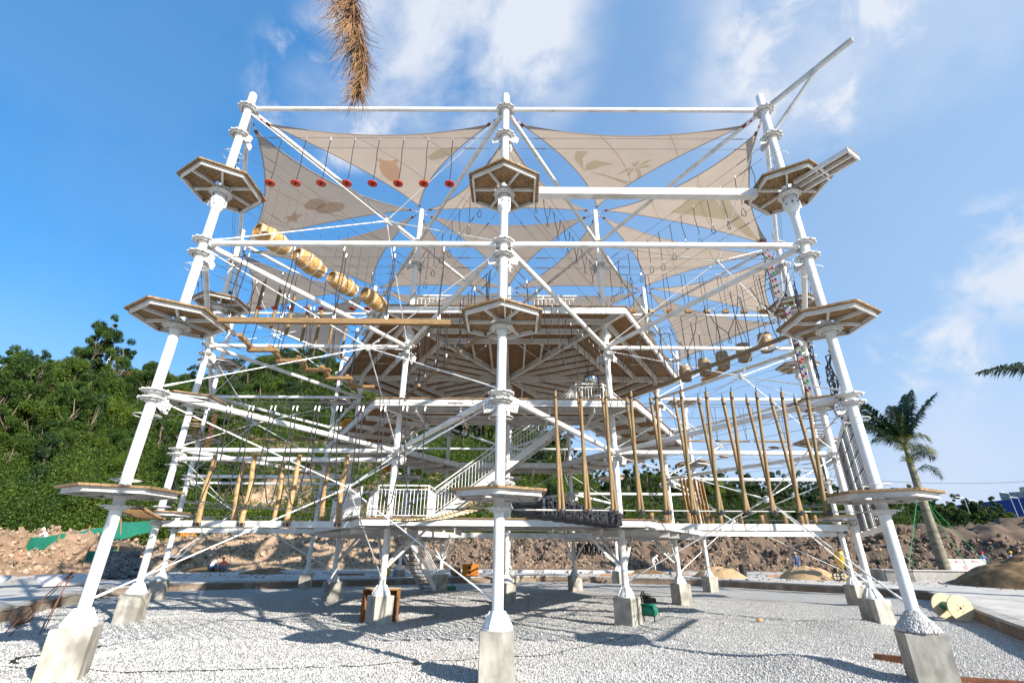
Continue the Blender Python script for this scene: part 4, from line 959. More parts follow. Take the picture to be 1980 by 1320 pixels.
# upright hanging barrels in the right bays
UBP = [(8.51, 10.98, 9.95), (9.08, 10.07, 9.91), (9.58, 9.25, 9.91), (10.11, 8.37, 9.93), (10.63, 7.49, 10.01)]
ub = barrel_proto(.78, .225, .285, 'stavegrey', 'steel'); ub.name = 'hanging_barrel'
rp = MB()
for s_ in (-1, 1): rp.path([(s_*.23, 0, .38), (s_*.12, 0, 1.15), (0, 0, 1.72)], .012, 5); rp.tube((s_*.25, 0, -.42), (s_*.25, 0, .40), .012, 5)
snap(rp, (0, 0, 1.75)); rp.build('rope', ['rope', 'zinc'], ub)
for i, p in enumerate(UBP):
    o = place(ub, i, p, 'weathered upright barrel hanging in the right bays, %s from the left' % ORD[i], 'barrel', 'upright barrels hanging in a line', i*.9)
# log balance beams hung on ropes
def log_thing(name, a, b_, r, label, cat, group=None, m_='log', n_=12, square=False, tilt=0):
    a, b_ = V(a), V(b_); d = b_-a; L = d.length; mb = MB()
    if square: mb.box((0, 0, L/2), (r*2, r*1.7, L)); me = mb.mesh(name, m_)
    else:
        K = max(4, int(L/.25)); rs = random.Random(int(a.x*100+a.z*10)); vs = []
        prof = [(0, 0), (r*.92, 0)]+[(r*(1+.05*rs.uniform(-1, 1)), .02+(L-.04)*i/K) for i in range(K+1)]+[(r*.92, L), (0, L)]; mb.lathe(prof, n_); me = autosmooth(mb.mesh(name, m_), 50)
    return obj(name, me, None, a, d.to_track_quat('Z', 'X').to_euler(), label, cat, group)
lg = log_thing('balance_log', (-6.85, 0, 7.20), (-1.25, 0, 7.16), .065, 'long peeled log balance beam hung below ropes on the middle level at the left', 'log beam', square=True)
for i in range(5):
    x = -6.62+i*1.27
    for j, (xo, yo) in enumerate(((-.02, .14), (.03, -.16))):
        mb = MB(); mb.path([(0, 0, 1.98), (.02, 0, 1.4), (-.015, 0, .7), (0, -yo, .0)], .0125, 6); snap(mb, (0, 0, 1.98), 1.2); snap(mb, (0, -yo*.9, .12), 1.2)
        tag(mb.build('suspension_rope', ['rope', 'zinc'], None, (x+xo, yo, 7.22)), 'black rope holding the left log beam, %s pair, %s strand' % (ORD[i], ('rear', 'front')[j]), 'rope', 'suspension ropes of the left log beam')
A, B = V((4.30, 6.05, 7.15)), V((7.35, .78, 7.24))
log_thing('balance_log', A, B, .062, 'slanting peeled log balance beam hung in rope loops below the hanging barrels', 'log beam')
dl = (B-A).normalized(); sl_ = V((-dl.y, dl.x, 0))
for i in range(7):
    c = lerp(A, B, .05+i*.15)
    mb = MB(); mb.path([sl_*.22+Z(1.85), sl_*.24+Z(1.0), sl_*.16+Z(.25), sl_*.03-Z(.07), -sl_*.14+Z(.2), -sl_*.24+Z(1.0), -sl_*.22+Z(1.85)], .0125, 6)
    snap(mb, sl_*.22+Z(1.85)); snap(mb, -sl_*.22+Z(1.85))
    tag(mb.build('rope_loop', ['rope', 'zinc'], None, c), 'black rope loop cradling the slanting log, %s from the deck' % ORD[i], 'rope loop', 'rope loops round the slanting log')
# hanging wooden poles, high left
pole_me = None
for i, (p, top) in enumerate(zip([(-10.96, 8.04), (-10.57, 8.72), (-10.18, 9.39), (-9.77, 10.09), (-9.4, 10.74), (-9.02, 11.4), (-8.59, 12.14)], (1.7, 1.95, 2.0, 2.0, 1.95, 2.0, 2.05))):
    z0 = 11.15; o = log_thing('hanging_pole', (*p, z0), (p[0]+.02, p[1], z0+1.95), .075, 'thick wooden pole hanging upright above the log beam, %s from the left' % ORD[i], 'pole', 'upright poles hanging on the top level at left')
    mb = MB(); mb.tube((0, 0, 1.95), (0, 0, 2.3), .01, 5); mb.build('rope', 'rope', o)
# slanting square posts standing on the low walkway at left
for i, (xt, xb) in enumerate([(-10.19, -10.18), (-9.45, -9.30), (-8.72, -8.72), (-7.95, -7.90), (-7.20, -7.22), (-6.38, -6.30), (-5.57, -5.52)]):
    yy = 6.70 if i % 2 == 0 else 6.82
    y_ = yy-.2 if i % 2 == 0 else yy+.22; mb = MB(); b0 = V((xb, y_, 2.84)); dd = V((xt-xb, 0, 2.34)); rs = random.Random(i*7+1); a1, a2 = rs.uniform(-.035, .035), rs.uniform(-.025, .025)
    mb.path([dd*(j/10)+V((a1*sin(j*.5)+a2*sin(j*.9), .5*a2*sin(j*.6), 0)) for j in range(11)], .092, 10, .078)
    o = mb.build('walkway_post', 'logpale', None, b0, smooth=False, label='pale timber post standing on the low left walkway beam, %s from the left' % ORD[i], cat='post', group='timber posts on the low left walkway'); autosmooth(o.data, 50)
    mb = MB(); mb.box((0, 0, .06), (.17, .17, .10)); mb.build('base_strap', 'dark', o)
# V pairs of long poles, lower right
hp = MB(); 
for i in range(11):
    xt = 1.22+i*(6.88-1.22)/10; xb = 1.27+i*(6.66-1.27)/10
    e = empty('pole_pair', (xb, 0, 2.90), (0, 0, 0), 'pair of long peeled poles meeting at the foot, %s right of the centre post' % ORD[i], 'pole pair', 'V-shaped pairs of hanging poles')
    r_ = rnd.uniform(.034, .040); L = 2.55
    for s_, bx, by, tx, ty, tz in ((0, -.045, -.03, xt-xb, 0.0, 2.56), (1, .05, .05, xt-xb+.02, .52, 2.57)):
        a, b_ = V((bx, by, 0)), V((tx, ty, tz)); d = b_-a; mb = MB(); Ld = d.length
        mb.lathe([(0, 0), (r_, 0), (r_*1.03, Ld*.3), (r_*.97, Ld*.6), (r_, Ld), (0, Ld)], 10); me = autosmooth(mb.mesh('pole', 'log'), 50); o = obj('pole', me, e, a, d.to_track_quat('Z', 'X').to_euler())
        mb = MB(); mb.lathe([(r_*1.02, Ld-.18), (r_*1.08, Ld-.17), (r_*1.08, Ld-.14), (r_*1.02, Ld-.13)], 10); mb.tube((0, 0, Ld), (0, 0, Ld+.12), .01, 5); mb.build('rope_binding', 'rope', o)
    mb = MB(); mb.lathe([(.0, -.05), (.07, -.045), (.085, .02), (.075, .05)], 10); mb.build('foot_cap', 'dark', e)
# stump stepping posts on the low right walkway
for i, (x, y, z) in enumerate([(4.95, 6.7, 3.03), (5.40, 6.66, 3.03), (5.55, 6.8, 3.03), (6.20, 6.7, 3.03), (6.80, 6.66, 3.03), (7.02, 6.8, 3.03), (7.24, 6.66, 3.03), (7.95, 6.75, 3.03), (8.62, 6.66, 3.03), (8.82, 6.8, 3.03), (9.42, 6.7, 3.03), (9.95, 6.66, 3.03), (10.18, 6.8, 3.03), (10.42, 6.7, 3.03)]):
    h = .27+.06*(i % 3 == 0); log_thing('stump', (x, y, z-.01), (x, y, z+h), .082, 'short round log stump on the low right walkway, %s from the left' % ORD[i], 'stump', 'log stumps on the low right walkway', n_=14)
# zigzag L steps, middle level left
for i, p in enumerate([(-6.70, 1.9), (-6.26, 2.67), (-5.80, 3.46), (-5.37, 4.2), (-4.88, 5.06)]):
    e = empty('hanging_step', (*p, 7.22), (0, 0, 0), 'timber step of the left zigzag bridge, %s from the left front post' % ORD[i], 'step', 'zigzag bridge steps')
    mb = MB(); mb.box((0, 0, 0), (.86, .13, .085)); mb.build('beam', 'logx', e)
    mb = MB(); mb.box((-.30, -.42, .09), (.11, .85, .095), Matrix.Rotation(radians(8), 3, 'Z')); mb.build('cross_beam', 'logx', e)
    for q_, (x, y) in enumerate([(-.36, -.05), (.36, .04), (-.2, -.75)]):
        mb = MB(); mb.path([(x, y, .03), (x+.03, y, .7), (x-.03, y, 1.3), (x, y, 1.75)], .012, 5); snap(mb, (x, y, 1.78)); mb.build('rope', ['rope', 'zinc'], e)
# U loops over the low front cable, left bay
for i in range(10):
    x = -6.18+i*.489; top = 5.1
    mb = MB(); a = rnd.uniform(-.05, .05); pts = [V((-.30, .0, 2.12)), V((-.29, .02, 1.4)), V((-.23+a, .05, .7)), V((-.06, .02, .10)), V((0, 0, .04)), V((.06, -.02, .12)), V((.16+a, -.05, .7)), V((.13, -.02, 1.4)), V((.10, 0, 2.12))]
    mb.path(pts, .013, 6); snap(mb, (-.30, 0, 2.12), 1.2); snap(mb, (.10, 0, 2.12), 1.2); mb.path([V((.035*cos(t_), 0, .0+.035*sin(t_))) for t_ in [k*pi/4 for k in range(8)]], .008, 5, closed=True)
    tag(mb.build('rope_loop', ['rope', 'zinc'], None, (x, 0, 2.94)), 'long rope loop reaching the low front cable, %s from the left front post' % ORD[i], 'rope loop', 'long rope loops in the lower left front bay')
cable(L_+V((.3, 0, 5.06)), C_+V((-.3, 0, 5.02)), .006)
# drop ropes with teardrop ends, upper right and upper left diagonals
def tear(h, name='foot_loop'):
    mb = MB(); b0 = .34; x1 = rnd.uniform(-.05, .05); mb.path([(0, 0, 0), (x1, .02, -h*.3), (-x1*.6, -.01, -h*.65), (0, 0, -h+b0)], .0115, 5); mb.path([(0, 0, -h+b0), (.06, 0, -h+.14), (.055, 0, -h+.03), (0, 0, -h), (-.055, 0, -h+.03), (-.06, 0, -h+.14)], .0115, 5, closed=True); snap(mb, (0, 0, 0)); mb.mi = 1; mb.tube((0, 0, -h+b0-.02), (0, 0, -h+b0+.07), .016, 5); return mb
def loops(A, B, n_, t0, t1_, h, lab, grp):
    for i in range(n_):
        c = lerp(A, B, t0+(t1_-t0)*i/(n_-1)); o = tear(h*(1+.08*((i*7) % 5-2)/2)).build('foot_loop', ['rope', 'zinc'], None, c, (0, 0, rnd.uniform(-.6, .6)))
        tag(o, lab % ORD[i], 'rope loop', grp)
loops(R__+Z(12.85), P2_+Z(12.85), 13, .10, .92, 1.55, 'teardrop-ended black rope on the upper right diagonal, %s from the right front post', 'teardrop ropes on the upper right diagonal')
loops(C_+Z(12.9), P1+Z(12.9), 9, .10, .9, 1.5, 'teardrop-ended black rope on the upper diagonal left of the centre post, %s from it', 'teardrop ropes left of the centre post')
loops(P1+Z(9.0), C_+Z(9.0), 8, .08, .9, 1.75, 'black teardrop rope before the top deck, left of centre, %s from the deck', 'teardrop ropes on the middle level left of centre')
loops(NODES[(2, -1.)]+Z(5.1), P1+Z(5.1), 7, .1, .9, 1.2, 'small teardrop rope under the middle deck, %s from the back', 'teardrop ropes under the middle deck')
def yrope(c, ang, lab, grp, w_=.28, h=.95):
    d = V((cos(ang), sin(ang), 0)); mb = MB(); mb.path([d*w_+Z(0), d*w_*.7-Z(h*.45), Z(-h*.85)], .012, 5); mb.path([-d*w_+Z(0), -d*w_*.7-Z(h*.45), Z(-h*.85)], .012, 5); mb.path([Z(-h*.83), Z(-h*1.02)], .016, 5); mb.path([Z(-h*1.02)+V((.05*cos(k), 0, -.05+.05*sin(k))) for k in [q_*pi/4 for q_ in range(8)]], .01, 5, closed=True); snap(mb, d*w_); snap(mb, -d*w_)
    tag(mb.build('rope_stirrup', ['rope', 'zinc'], None, c), lab, 'rope stirrup', grp)
a_ = atan2(P2_.y-C_.y, P2_.x-C_.x)
for i in range(8): yrope(lerp(C_+Z(12.9), P2_+Z(12.9), .14+i*.105), a_, 'Y-shaped rope stirrup on the upper diagonal right of centre, %s from the centre post' % ORD[i], 'Y-shaped stirrups right of the centre post')
for i in range(6): yrope(lerp(C_+Z(9.0), P2_+Z(9.0), .2+i*.13), a_, 'Y-shaped rope stirrup before the top deck, %s from the centre post' % ORD[i], 'Y-shaped stirrups on the middle level', .3, 1.6)
a_ = atan2(R__.y-P2_.y, R__.x-P2_.x)
for i in range(5): yrope(lerp(P2_+Z(9.02), R__+Z(9.02), .10+i*.19), a_, 'wide black V rope above the slanting log, %s from the deck' % ORD[i], 'wide V ropes over the slanting log', .55, 1.25)
# wooden block swings in the second row at right
bs = empty('block_swing')
mb = MB(); mb.box((0, 0, 0), (.24, .16, .12)); mb.build('block', 'logx', bs)
for s_ in (-.07, .07): mb = MB(); mb.path([(s_, 0, .05), (s_*1.4, 0, .9), (s_*.9, 0, 1.74)], .011, 5); snap(mb, (s_*.9, 0, 1.76)); mb.build('rope', ['rope', 'zinc'], bs)
for i in range(8): place(bs, i, (5.1+i*.755, 6.755, 11.06), 'wooden block swing on two ropes in the right second row, %s from the left' % ORD[i], 'block swing', 'wooden block swings in the second row', .3*sin(i*2))
# rope ladders of thin poles, low log swings seen behind (middle level, second ring)
def hung_log(c, L, ang, lab, grp, up=1.75):
    d = V((cos(ang), sin(ang), 0)); o = log_thing('swing_log', V(c)-d*L/2, V(c)+d*L/2, .05, lab, 'swing log', grp)
    mb = MB()
    for s_ in (-.42, .42):
        for q_ in (-1, 1):
            p = V(c)+d*L*s_; e = p+d*.12*q_; mb.path([p+Z(.04), lerp(p, e, .5)+Z(up*.5), e+Z(up)], .010, 4)
    o2 = mb.build('suspension_rope', 'rope', None); o2.parent = o; o2.matrix_parent_inverse = Matrix.LocRotScale(o.location, o.rotation_euler, None).inverted()
for i in range(3): hung_log((-13.6+i*2.0+1.2, 13.51, 7.2), 1.7, 0, 'thin horizontal swing log far left under the ropes, %s from the left' % ORD[i], 'swing logs in the left middle row')
for i in range(3): hung_log((9.4+i*1.95, 13.51, 7.25), 1.75, 0, 'thin horizontal swing log behind the hanging pole pairs, %s from the left' % ORD[i], 'swing logs in the right middle row')
for i in range(4): hung_log(lerp(C_+Z(7.3), P1+Z(7.3), .18+i*.22), 1.35, atan2(P1.y, P1.x), 'brown swing log descending left behind the centre post, %s from it' % ORD[i], 'swing logs left of the centre post')
# plank bridges of the lowest level
def rungs(A, B, n_, wdt, lab, cat='plank bridge', m_='pale', sag=.12, r=.03, rope=True, square=True):
    A, B = V(A), V(B); e = empty('rung_bridge', A, (0, 0, 0), lab, cat); d = (B-A); h = d.normalized(); s_ = V((-h.y, h.x, 0)).normalized(); mb = MB()
    mb.box((0, 0, 0), (.09, wdt, .035)) if square else mb.tube((0, -wdt/2, 0), (0, wdt/2, 0), r, 8)
    me = mb.mesh('rung', m_)
    for i in range(n_): t_ = (i+.5)/n_; obj('rung', me, e, d*t_-Z(sag*4*t_*(1-t_)), (0, 0, atan2(h.y, h.x)))
    for q_ in (-1, 1): mb = MB(); mb.path([d*(k/12)-Z(sag*4*(k/12)*(1-k/12)+.03)+s_*q_*wdt*.4 for k in range(13)], .012, 5); mb.build('bridge_cable', 'rope', e)
    return e
def ends(a, b_, z, i0=1.0, i1=1.0): d = (b_-a).normalized(); return a+d*i0+Z(z), b_-d*i1+Z(z)
A, B = ends(C_, P1, 3.05, 1.0, .9); rungs(A, B, 26, .5, 'bridge of thin yellow slats from the centre front platform to the lowest deck')
A, B = ends(L_, Q1, 3.02); rungs(A, B, 16, .62, 'bridge of round log rungs between the two lowest platforms at far left', m_='logx', r=.03, square=False, sag=.03)
A, B = ends(P2_, NODES[(2, 1.)], 7.1); 
A, B = ends(Q2, NODES[(2, 2.)], 7.1); rungs(A, B, 9, .5, 'slanting bridge of short wooden boards at far right, middle level', m_='deckB')
A, B = ends(Q1, NODES[(2, -2.)], 7.1); rungs(A, B, 10, .5, 'bridge of short wooden boards at far left, middle level', m_='logx')
A, B = ends(NODES[(2, -2.)], NODES[(2, -1.)], 6.1, 1.0, .3)
for i in range(5):
    c = lerp(NODES[(2, -2.)], P1, .1+i*.13)+Z(6.05-.22*i); e = empty('board_raft', c, (0, 0, -.5), 'small raft of pale boards hanging low left among the ropes, %s from the left' % ORD[i], 'board raft', 'small hanging rafts of boards at left')
    for j in range(4): mb = MB(); mb.box((0, -.18+.12*j, .03*(j % 2)), (.62-.1*(j % 2), .09, .03)); mb.build('board', 'logx', e)
    mb = MB()
    for x in (-.28, .28): mb.tube((x, 0, 0), (x, 0, 1.5), .01, 4)
    mb.build('rope', 'rope', e)
for i in range(6):
    c = lerp(Q2, NODES[(2, 1.)], .12+i*.15)+Z(5.95); e = empty('board_raft', c, (0, 0, .5), 'short board step behind the hanging pole pairs, %s from the right' % ORD[i], 'board step', 'board steps behind the pole pairs')
    mb = MB(); mb.box((0, 0, 0), (.45, .22, .035)); mb.build('board', 'logx', e); mb = MB()
    for x in (-.2, .2): mb.tube((x, 0, 0), (x, 0, -.06), .02, 4)
    mb.build('bracket', 'dark', e)
cable(Q2+Z(5.9)+V((-.3, .5, 0)), NODES[(2, 1.)]+Z(5.9)+V((.3, -.5, 0)), .012, m_='rope')
# black rubber rolls tunnel on the lowest level right of centre
A, B = V((.62, 1.07, 3.02)), V((3.55, 6.15, 3.0)); d = (B-A).normalized(); s_ = V((-d.y, d.x, 0))
for i in range(8):
    c = A+(B-A)*(i+.5)/8; e = empty('rubber_roll', c+Z(-.02), (0, 0, atan2(d.y, d.x)), 'ribbed black rubber roll in the low bridge right of centre, %s from the centre post' % ORD[i], 'rubber roll', 'rubber rolls of the low bridge')
    for j in range(5):
        for q_ in range(2): mb = MB(); mb.lathe([(.07, -.42), (.115, -.38), (.12, -.12), (.11, 0), (.12, .12), (.115, .38), (.07, .42)], 10, (0, 0, 0), (0, 1, 0)); mb.build('rubber_tube', 'tube', e, (-.30+j*.15, 0, .02+.17*q_-.02*abs(j-2)), smooth=True)
    mb = MB()
    for x in (-.2, .2): mb.path([(x, -.43, .0), (x, -.44, .2), (x, 0, .34), (x, .44, .2), (x, .43, 0), (x, 0, -.12)], .012, 4, closed=True)
    mb.build('lashing', 'rope', e)
# tyres
def tyre_me(R_out, r_t):
    mb = MB(); mb.lathe([(R_out-r_t*1.6, -r_t*.7), (R_out-r_t*.5, -r_t), (R_out-.01, -r_t*.8), (R_out, -r_t*.4), (R_out, r_t*.4), (R_out-.01, r_t*.8), (R_out-r_t*.5, r_t), (R_out-r_t*1.6, r_t*.7), (R_out-r_t*1.5, 0), (R_out-r_t*1.6, -r_t*.7)], 24, (0, 0, 0), (0, 1, 0)); return autosmooth(mb.mesh('tyre', 'tyre'), 35)
ty = tyre_me(.34, .062)
for i in range(7):
    o = obj('tyre', ty, None, (4.25+i*.29, 20.27, 2.25), (0, 0, 1.1), 'black tyre hanging low behind the tower, %s from the left' % ORD[i], 'tyre', 'row of tyres hanging under the back of the deck'); mb = MB(); mb.tube((0, 0, .25), (0, 0, .9), .012, 4); mb.build('rope', 'rope', o)
for i, (x, z) in enumerate([(-2.9, 9.5), (-2.5, 9.9), (-2.1, 9.55), (-1.7, 9.7), (-1.2, 9.45)]):
    obj('tyre', ty, None, (x, 20.27, z-.35), (0, 0, .5*i), 'black tyre hanging under the middle deck left of the centre post, %s from the left' % ORD[i], 'tyre', 'tyres hanging left of the centre post')
# row of thin hanging boards low right behind
for i in range(7):
    o = log_thing('hanging_plank', (8.42+i*.165, 13.0, 3.3), (8.32+i*.165, 13.1, 5.35), .045, 'thin reddish hanging plank in the low right background, %s from the left' % ORD[i], 'plank', 'hanging planks in the low right background', 'logx', square=True)
# orange climbing figures
for i, (x, y, z) in enumerate([(-8.24, 13.5, 8.0), (-6.9, 17, 6.6)]):
    mb = MB(); mb.path([(.22*cos(t_*.55), 0, .22*sin(t_*.55)) for t_ in range(11)], .09, 8); mb.path([(.2, 0, 0), (.16, 0, -.3), (-.02, 0, -.5), (-.2, 0, -.42)], .08, 8)
    tag(mb.build('hanging_ring', 'orange', None, (x, y, z), smooth=True), ('orange ring-shaped climbing hold left of the middle deck', 'orange climbing hold seen low under the middle deck')[i], 'climbing hold')
A, B = V((.2, 13.0, 4.35)), V((2.0, 12.6, 4.65)); mb = MB()
for j in range(14): p = lerp(A, B, j/13)-A-Z(.12*sin(pi*j/13)); mb.lathe([(.02, -.075), (.12, -.06), (.13, 0), (.12, .06), (.02, .075)], 8, p, (B-A))
mb.build('rubber_bundle', 'tyre', None, A, label='black ribbed rubber bundle sagging between posts behind the centre right', cat='rubber bundle')
# mirror ball on the middle deck
mb = MB(); mb.lathe([(0, -.30)]+[(.30*cos(a), .30*sin(a)) for a in [-pi/2+pi*k/16 for k in range(1, 16)]]+[(0, .30)], 28); mb.build('mirror_ball', 'mirror', None, (3.43, 8.05, 8.56), smooth=True, label='shiny pale blue mirror ball above the middle deck railing', cat='mirror ball')
mb = MB(); mb.tube((0, 0, 0), (0, 0, -1.3), .03, 8); mb.build('stem', 'grey', bpy.data.objects['mirror_ball'], (0, 0, -.28))
# nets
def net(name, corners, nu, nv, r, lab, cat='cargo net', m_='rope', jit=0):
    a, b_, c, d = [V(q_) for q_ in corners]; mb = MB()
    P = lambda u, v_: (a*(1-u)+b_*u)*(1-v_)+(d*(1-u)+c*u)*v_
    J = {}
    for i in range(nu+1):
        for j in range(nv+1): J[(i, j)] = P(i/nu, j/nv)-a+V((rnd.uniform(-jit, jit), rnd.uniform(-jit, jit), rnd.uniform(-jit, jit)))
    for i in range(nu+1): mb.path([J[(i, j)] for j in range(nv+1)], r, 5)
    for j in range(nv+1): mb.path([J[(i, j)] for i in range(nu+1)], r, 5)
    return mb.build(name, m_, None, a, label=lab, cat=cat)
d = (Q2-R__).normalized(); s_ = V((0, 0, 0))
n_ = net('cargo_net', [R__+d*.75+Z(2.75), R__+d*5.6+Z(2.75), R__+d*5.6+Z(5.15), R__+d*.75+Z(5.15)], 16, 6, .013, 'black rope cargo net stretched in a white frame behind the right front post')
mb = MB()
for t_ in (.62, 2.2, 3.8, 5.7): mb.bar(R__+d*t_+Z(2.65)-n_.location, R__+d*t_+Z(5.25)-n_.location, .07, .05, (1, 0, 0))
for z in (2.65, 5.25): mb.bar(R__+d*.62+Z(z)-n_.location, R__+d*5.7+Z(z)-n_.location, .07, .10)
mb.build('net_frame', 'white2', n_)
net('cargo_net', [R__+d*1.0+Z(6.9), R__+d*3.2+Z(6.9), R__+d*2.3+Z(5.5), R__+d*1.9+Z(5.5)], 7, 8, .016, 'tapering black net hanging below the middle platform behind the right front post', jit=.06)
net('cargo_net', [R__+d*5.0+Z(11.1), R__+d*6.6+Z(11.1), R__+d*6.4+Z(7.5), R__+d*5.2+Z(7.5)], 5, 14, .014, 'narrow black net high on the right between the two upper platforms', jit=.05)
net('cargo_net', [Q2+V((.2, 1.1, 5.9)), Q2+V((1.7, 3.4, 5.9)), Q2+V((1.7, 3.4, 4.9)), Q2+V((.2, 1.1, 4.6))], 9, 7, .012, 'small black net beside the second row post at far right', jit=.03)
d = (NODES[(2, -2.)]-Q1).normalized()
net('cargo_net', [Q1+d*.6+Z(3.3), Q1+d*3.4+Z(3.3), Q1+d*3.4+Z(4.5), Q1+d*.6+Z(4.7)], 9, 6, .012, 'small black net beside the lowest platforms at far left', jit=.04)
# climbing strips with coloured holds
def strip(loc, h, wdt, m_, lab, rz):
    mb = MB(); mb.box((0, 0, h/2), (wdt, .05, h)); o = mb.build('climbing_strip', m_, None, loc, (0, 0, rz), label=lab, cat='climbing strip'); n_ = int(h/.28)
    hm = {}
    for c in ('cR', 'cG', 'cB'): mb = MB(); mb.lathe([(.05, 0), (.055, .02), (.03, .05), (0, .06)], 8, (0, -.025, 0), (0, -1, 0)); hm[c] = mb.mesh('hold', c, True)
    for i in range(n_*2): obj('hold', hm[['cR', 'cG', 'cB'][(i*5+i//3) % 3]], o, ((-.3+.6*(i % 2))*wdt*.8, 0, .2+(i//2)*.28+.1*(i % 2)))
strip((10.75, 6.15, 11.35), 2.9, .34, 'holdw', 'dark grey climbing strip with coloured holds high behind the right front post', .3)
strip((10.95, 6.1, 7.3), 3.7, .26, 'holdw', 'dark climbing strip with coloured holds below the upper platform at far right', .3)
strip((-14.6, 12.7, 6.3), 2.0, .3, 'holdo', 'orange climbing strip with coloured holds at far left', -.3)
# seesaw board hung at right
TB = (9.9, 11.0, 9.9)
mb = MB(); mb.box((0, 0, 0), (1.3, .7, .06), Matrix.Rotation(radians(-24), 3, 'Y')); o = mb.build('hanging_board', 'deckB', None, TB, (0, 0, -.6), label='tilted brown board hanging below the upright barrels', cat='hanging board')
mb = MB()
for x in (-.5, .5):
    for y in (-.3, .3): mb.tube((x, y, x*.43), (x*.9, y*.8, 1.4), .012, 4)
mb.build('rope', 'rope', o)

# ================================================================== BUILDING SITE ROUND THE TOWER
def at(px, py, Y):
    u, v = (px-990)/903.22, (660-py)/903.22; d = R_ @ V((u, v, -1)); return CAM+d*((Y-CAM.y)/d.y)
def tz(x, y): return terrain(x, y)[0]
# people
def person(loc, rz, pose, shirt, trousers, hat, label, h=1.7):
    k = h/1.72
    if pose == 'stand': J = dict(pe=(0, 0, .92), sp=(0, .02, 1.18), ch=(0, .04, 1.36), ne=(0, .05, 1.47), he=(0, .10, 1.60), hi=(0, .11, 1.66), kl=(-.11, .03, .50), fl=(-.13, -.04, .06), tl=(-.13, .12, .03), kr=(.12, .10, .50), fr=(.15, .10, .06), tr=(.16, .25, .03), sl=(-.19, .03, 1.38), el=(-.25, .06, 1.12), hl=(-.22, .22, .93), sr=(.19, .03, 1.38), er=(.26, .08, 1.13), hr=(.2, .26, .98), pl=(-.10, 0, .86), pr=(.10, 0, .86))
    elif pose == 'bend': J = dict(pe=(0, -.1, .88), sp=(0, .08, 1.08), ch=(0, .25, 1.2), ne=(0, .34, 1.26), he=(0, .43, 1.30), hi=(0, .47, 1.32), kl=(-.12, .05, .48), fl=(-.13, -.05, .06), tl=(-.13, .12, .03), kr=(.12, .1, .48), fr=(.16, .06, .06), tr=(.16, .2, .03), sl=(-.18, .24, 1.2), el=(-.22, .34, .95), hl=(-.15, .46, .75), sr=(.18, .24, 1.2), er=(.22, .36, .96), hr=(.12, .5, .76), pl=(-.10, -.08, .82), pr=(.10, -.08, .82))
    else: J = dict(pe=(0, -.12, .30), sp=(0, 0, .52), ch=(0, .12, .70), ne=(0, .19, .79), he=(0, .26, .90), hi=(0, .28, .96), kl=(-.16, .26, .48), fl=(-.14, .08, .06), tl=(-.15, .24, .03), kr=(.16, .26, .46), fr=(.14, .08, .06), tr=(.15, .24, .03), sl=(-.18, .1, .70), el=(-.24, .28, .55), hl=(-.12, .46, .38), sr=(.18, .1, .70), er=(.24, .3, .52), hr=(.1, .48, .35), pl=(-.1, -.1, .26), pr=(.1, -.1, .26))
    rad = dict(pe=.135, sp=.125, ch=.15, ne=.055, he=.085, hi=.085, kl=.065, fl=.045, tl=.035, kr=.065, fr=.045, tr=.035, sl=.065, el=.045, hl=.036, sr=.065, er=.045, hr=.036, pl=.095, pr=.095)
    E = [('pe', 'sp'), ('sp', 'ch'), ('ch', 'ne'), ('ne', 'he'), ('he', 'hi'), ('pe', 'pl'), ('pl', 'kl'), ('kl', 'fl'), ('fl', 'tl'), ('pe', 'pr'), ('pr', 'kr'), ('kr', 'fr'), ('fr', 'tr'), ('ch', 'sl'), ('sl', 'el'), ('el', 'hl'), ('ch', 'sr'), ('sr', 'er'), ('er', 'hr')]
    names = list(J); me = bpy.data.meshes.new('person'); me.from_pydata([V(J[n])*k for n in names], [(names.index(a), names.index(b_)) for a, b_ in E], [])
    o = obj('person', me, None, loc, (0, 0, rz), label, 'person'); md = o.modifiers.new('skin', 'SKIN')
    for i, n in enumerate(names): me.skin_vertices[0].data[i].radius = (rad[n]*k,)*2
    me.skin_vertices[0].data[0].use_root = True
    sb = o.modifiers.new('sub', 'SUBSURF'); sb.levels = 1; sb.render_levels = 1
    dg = bpy.context.evaluated_depsgraph_get(); nm = bpy.data.meshes.new_from_object(o.evaluated_get(dg)); o.modifiers.clear(); o.data = nm
    nm.materials.clear()
    for m_ in (shirt, trousers, 'skin', 'black'): nm.materials.append(M[m_])
    reg = {'he': 2, 'hi': 2, 'ne': 2, 'hl': 2, 'hr': 2, 'pe': 1, 'pl': 1, 'pr': 1, 'kl': 1, 'kr': 1, 'fl': 3, 'fr': 3, 'tl': 3, 'tr': 3}
    for p in nm.polygons:
        n = min(names, key=lambda q: (V(J[q])*k-p.center).length-rad[q]*k*.5); p.material_index = reg.get(n, 0); p.use_smooth = True
    hd = V(J['hi'])*k
    mb = MB()
    if hat == 'straw': mb.lathe([(.0, .13), (.07, .11), (.10, .03), (.22, 0), (.22, -.01), (.09, .0)], 16, hd+V((0, 0, .01)))
    else: mb.lathe([(0, .12), (.06, .11), (.105, .05), (.12, -.01), (.145, -.015), (.11, -.02)], 16, hd+V((0, 0, .0)))
    mb.build('hat', {'straw': 'straw', 'red': 'cR', 'yellow': 'yellow', 'white': 'whitec', 'blue': 'cB'}[hat], o, smooth=True)
    return o
person((24.64, 34.19, tz(24.64, 34.19)), 2.6, 'stand', 'blue', 'blue', 'straw', 'worker in blue overalls and pale hat standing by the sand heap')
person((-22.9, 31.5, tz(-22.9, 31.5)), 1.0, 'crouch', 'orangev', 'blue', 'red', 'crouching worker in a bright orange vest and red helmet', 1.8)
person((-24.0, 31.7, tz(-24, 31.7)), -.6, 'crouch', 'whitec', 'blue', 'straw', 'crouching worker in a straw hat beside the orange vest', 1.85)
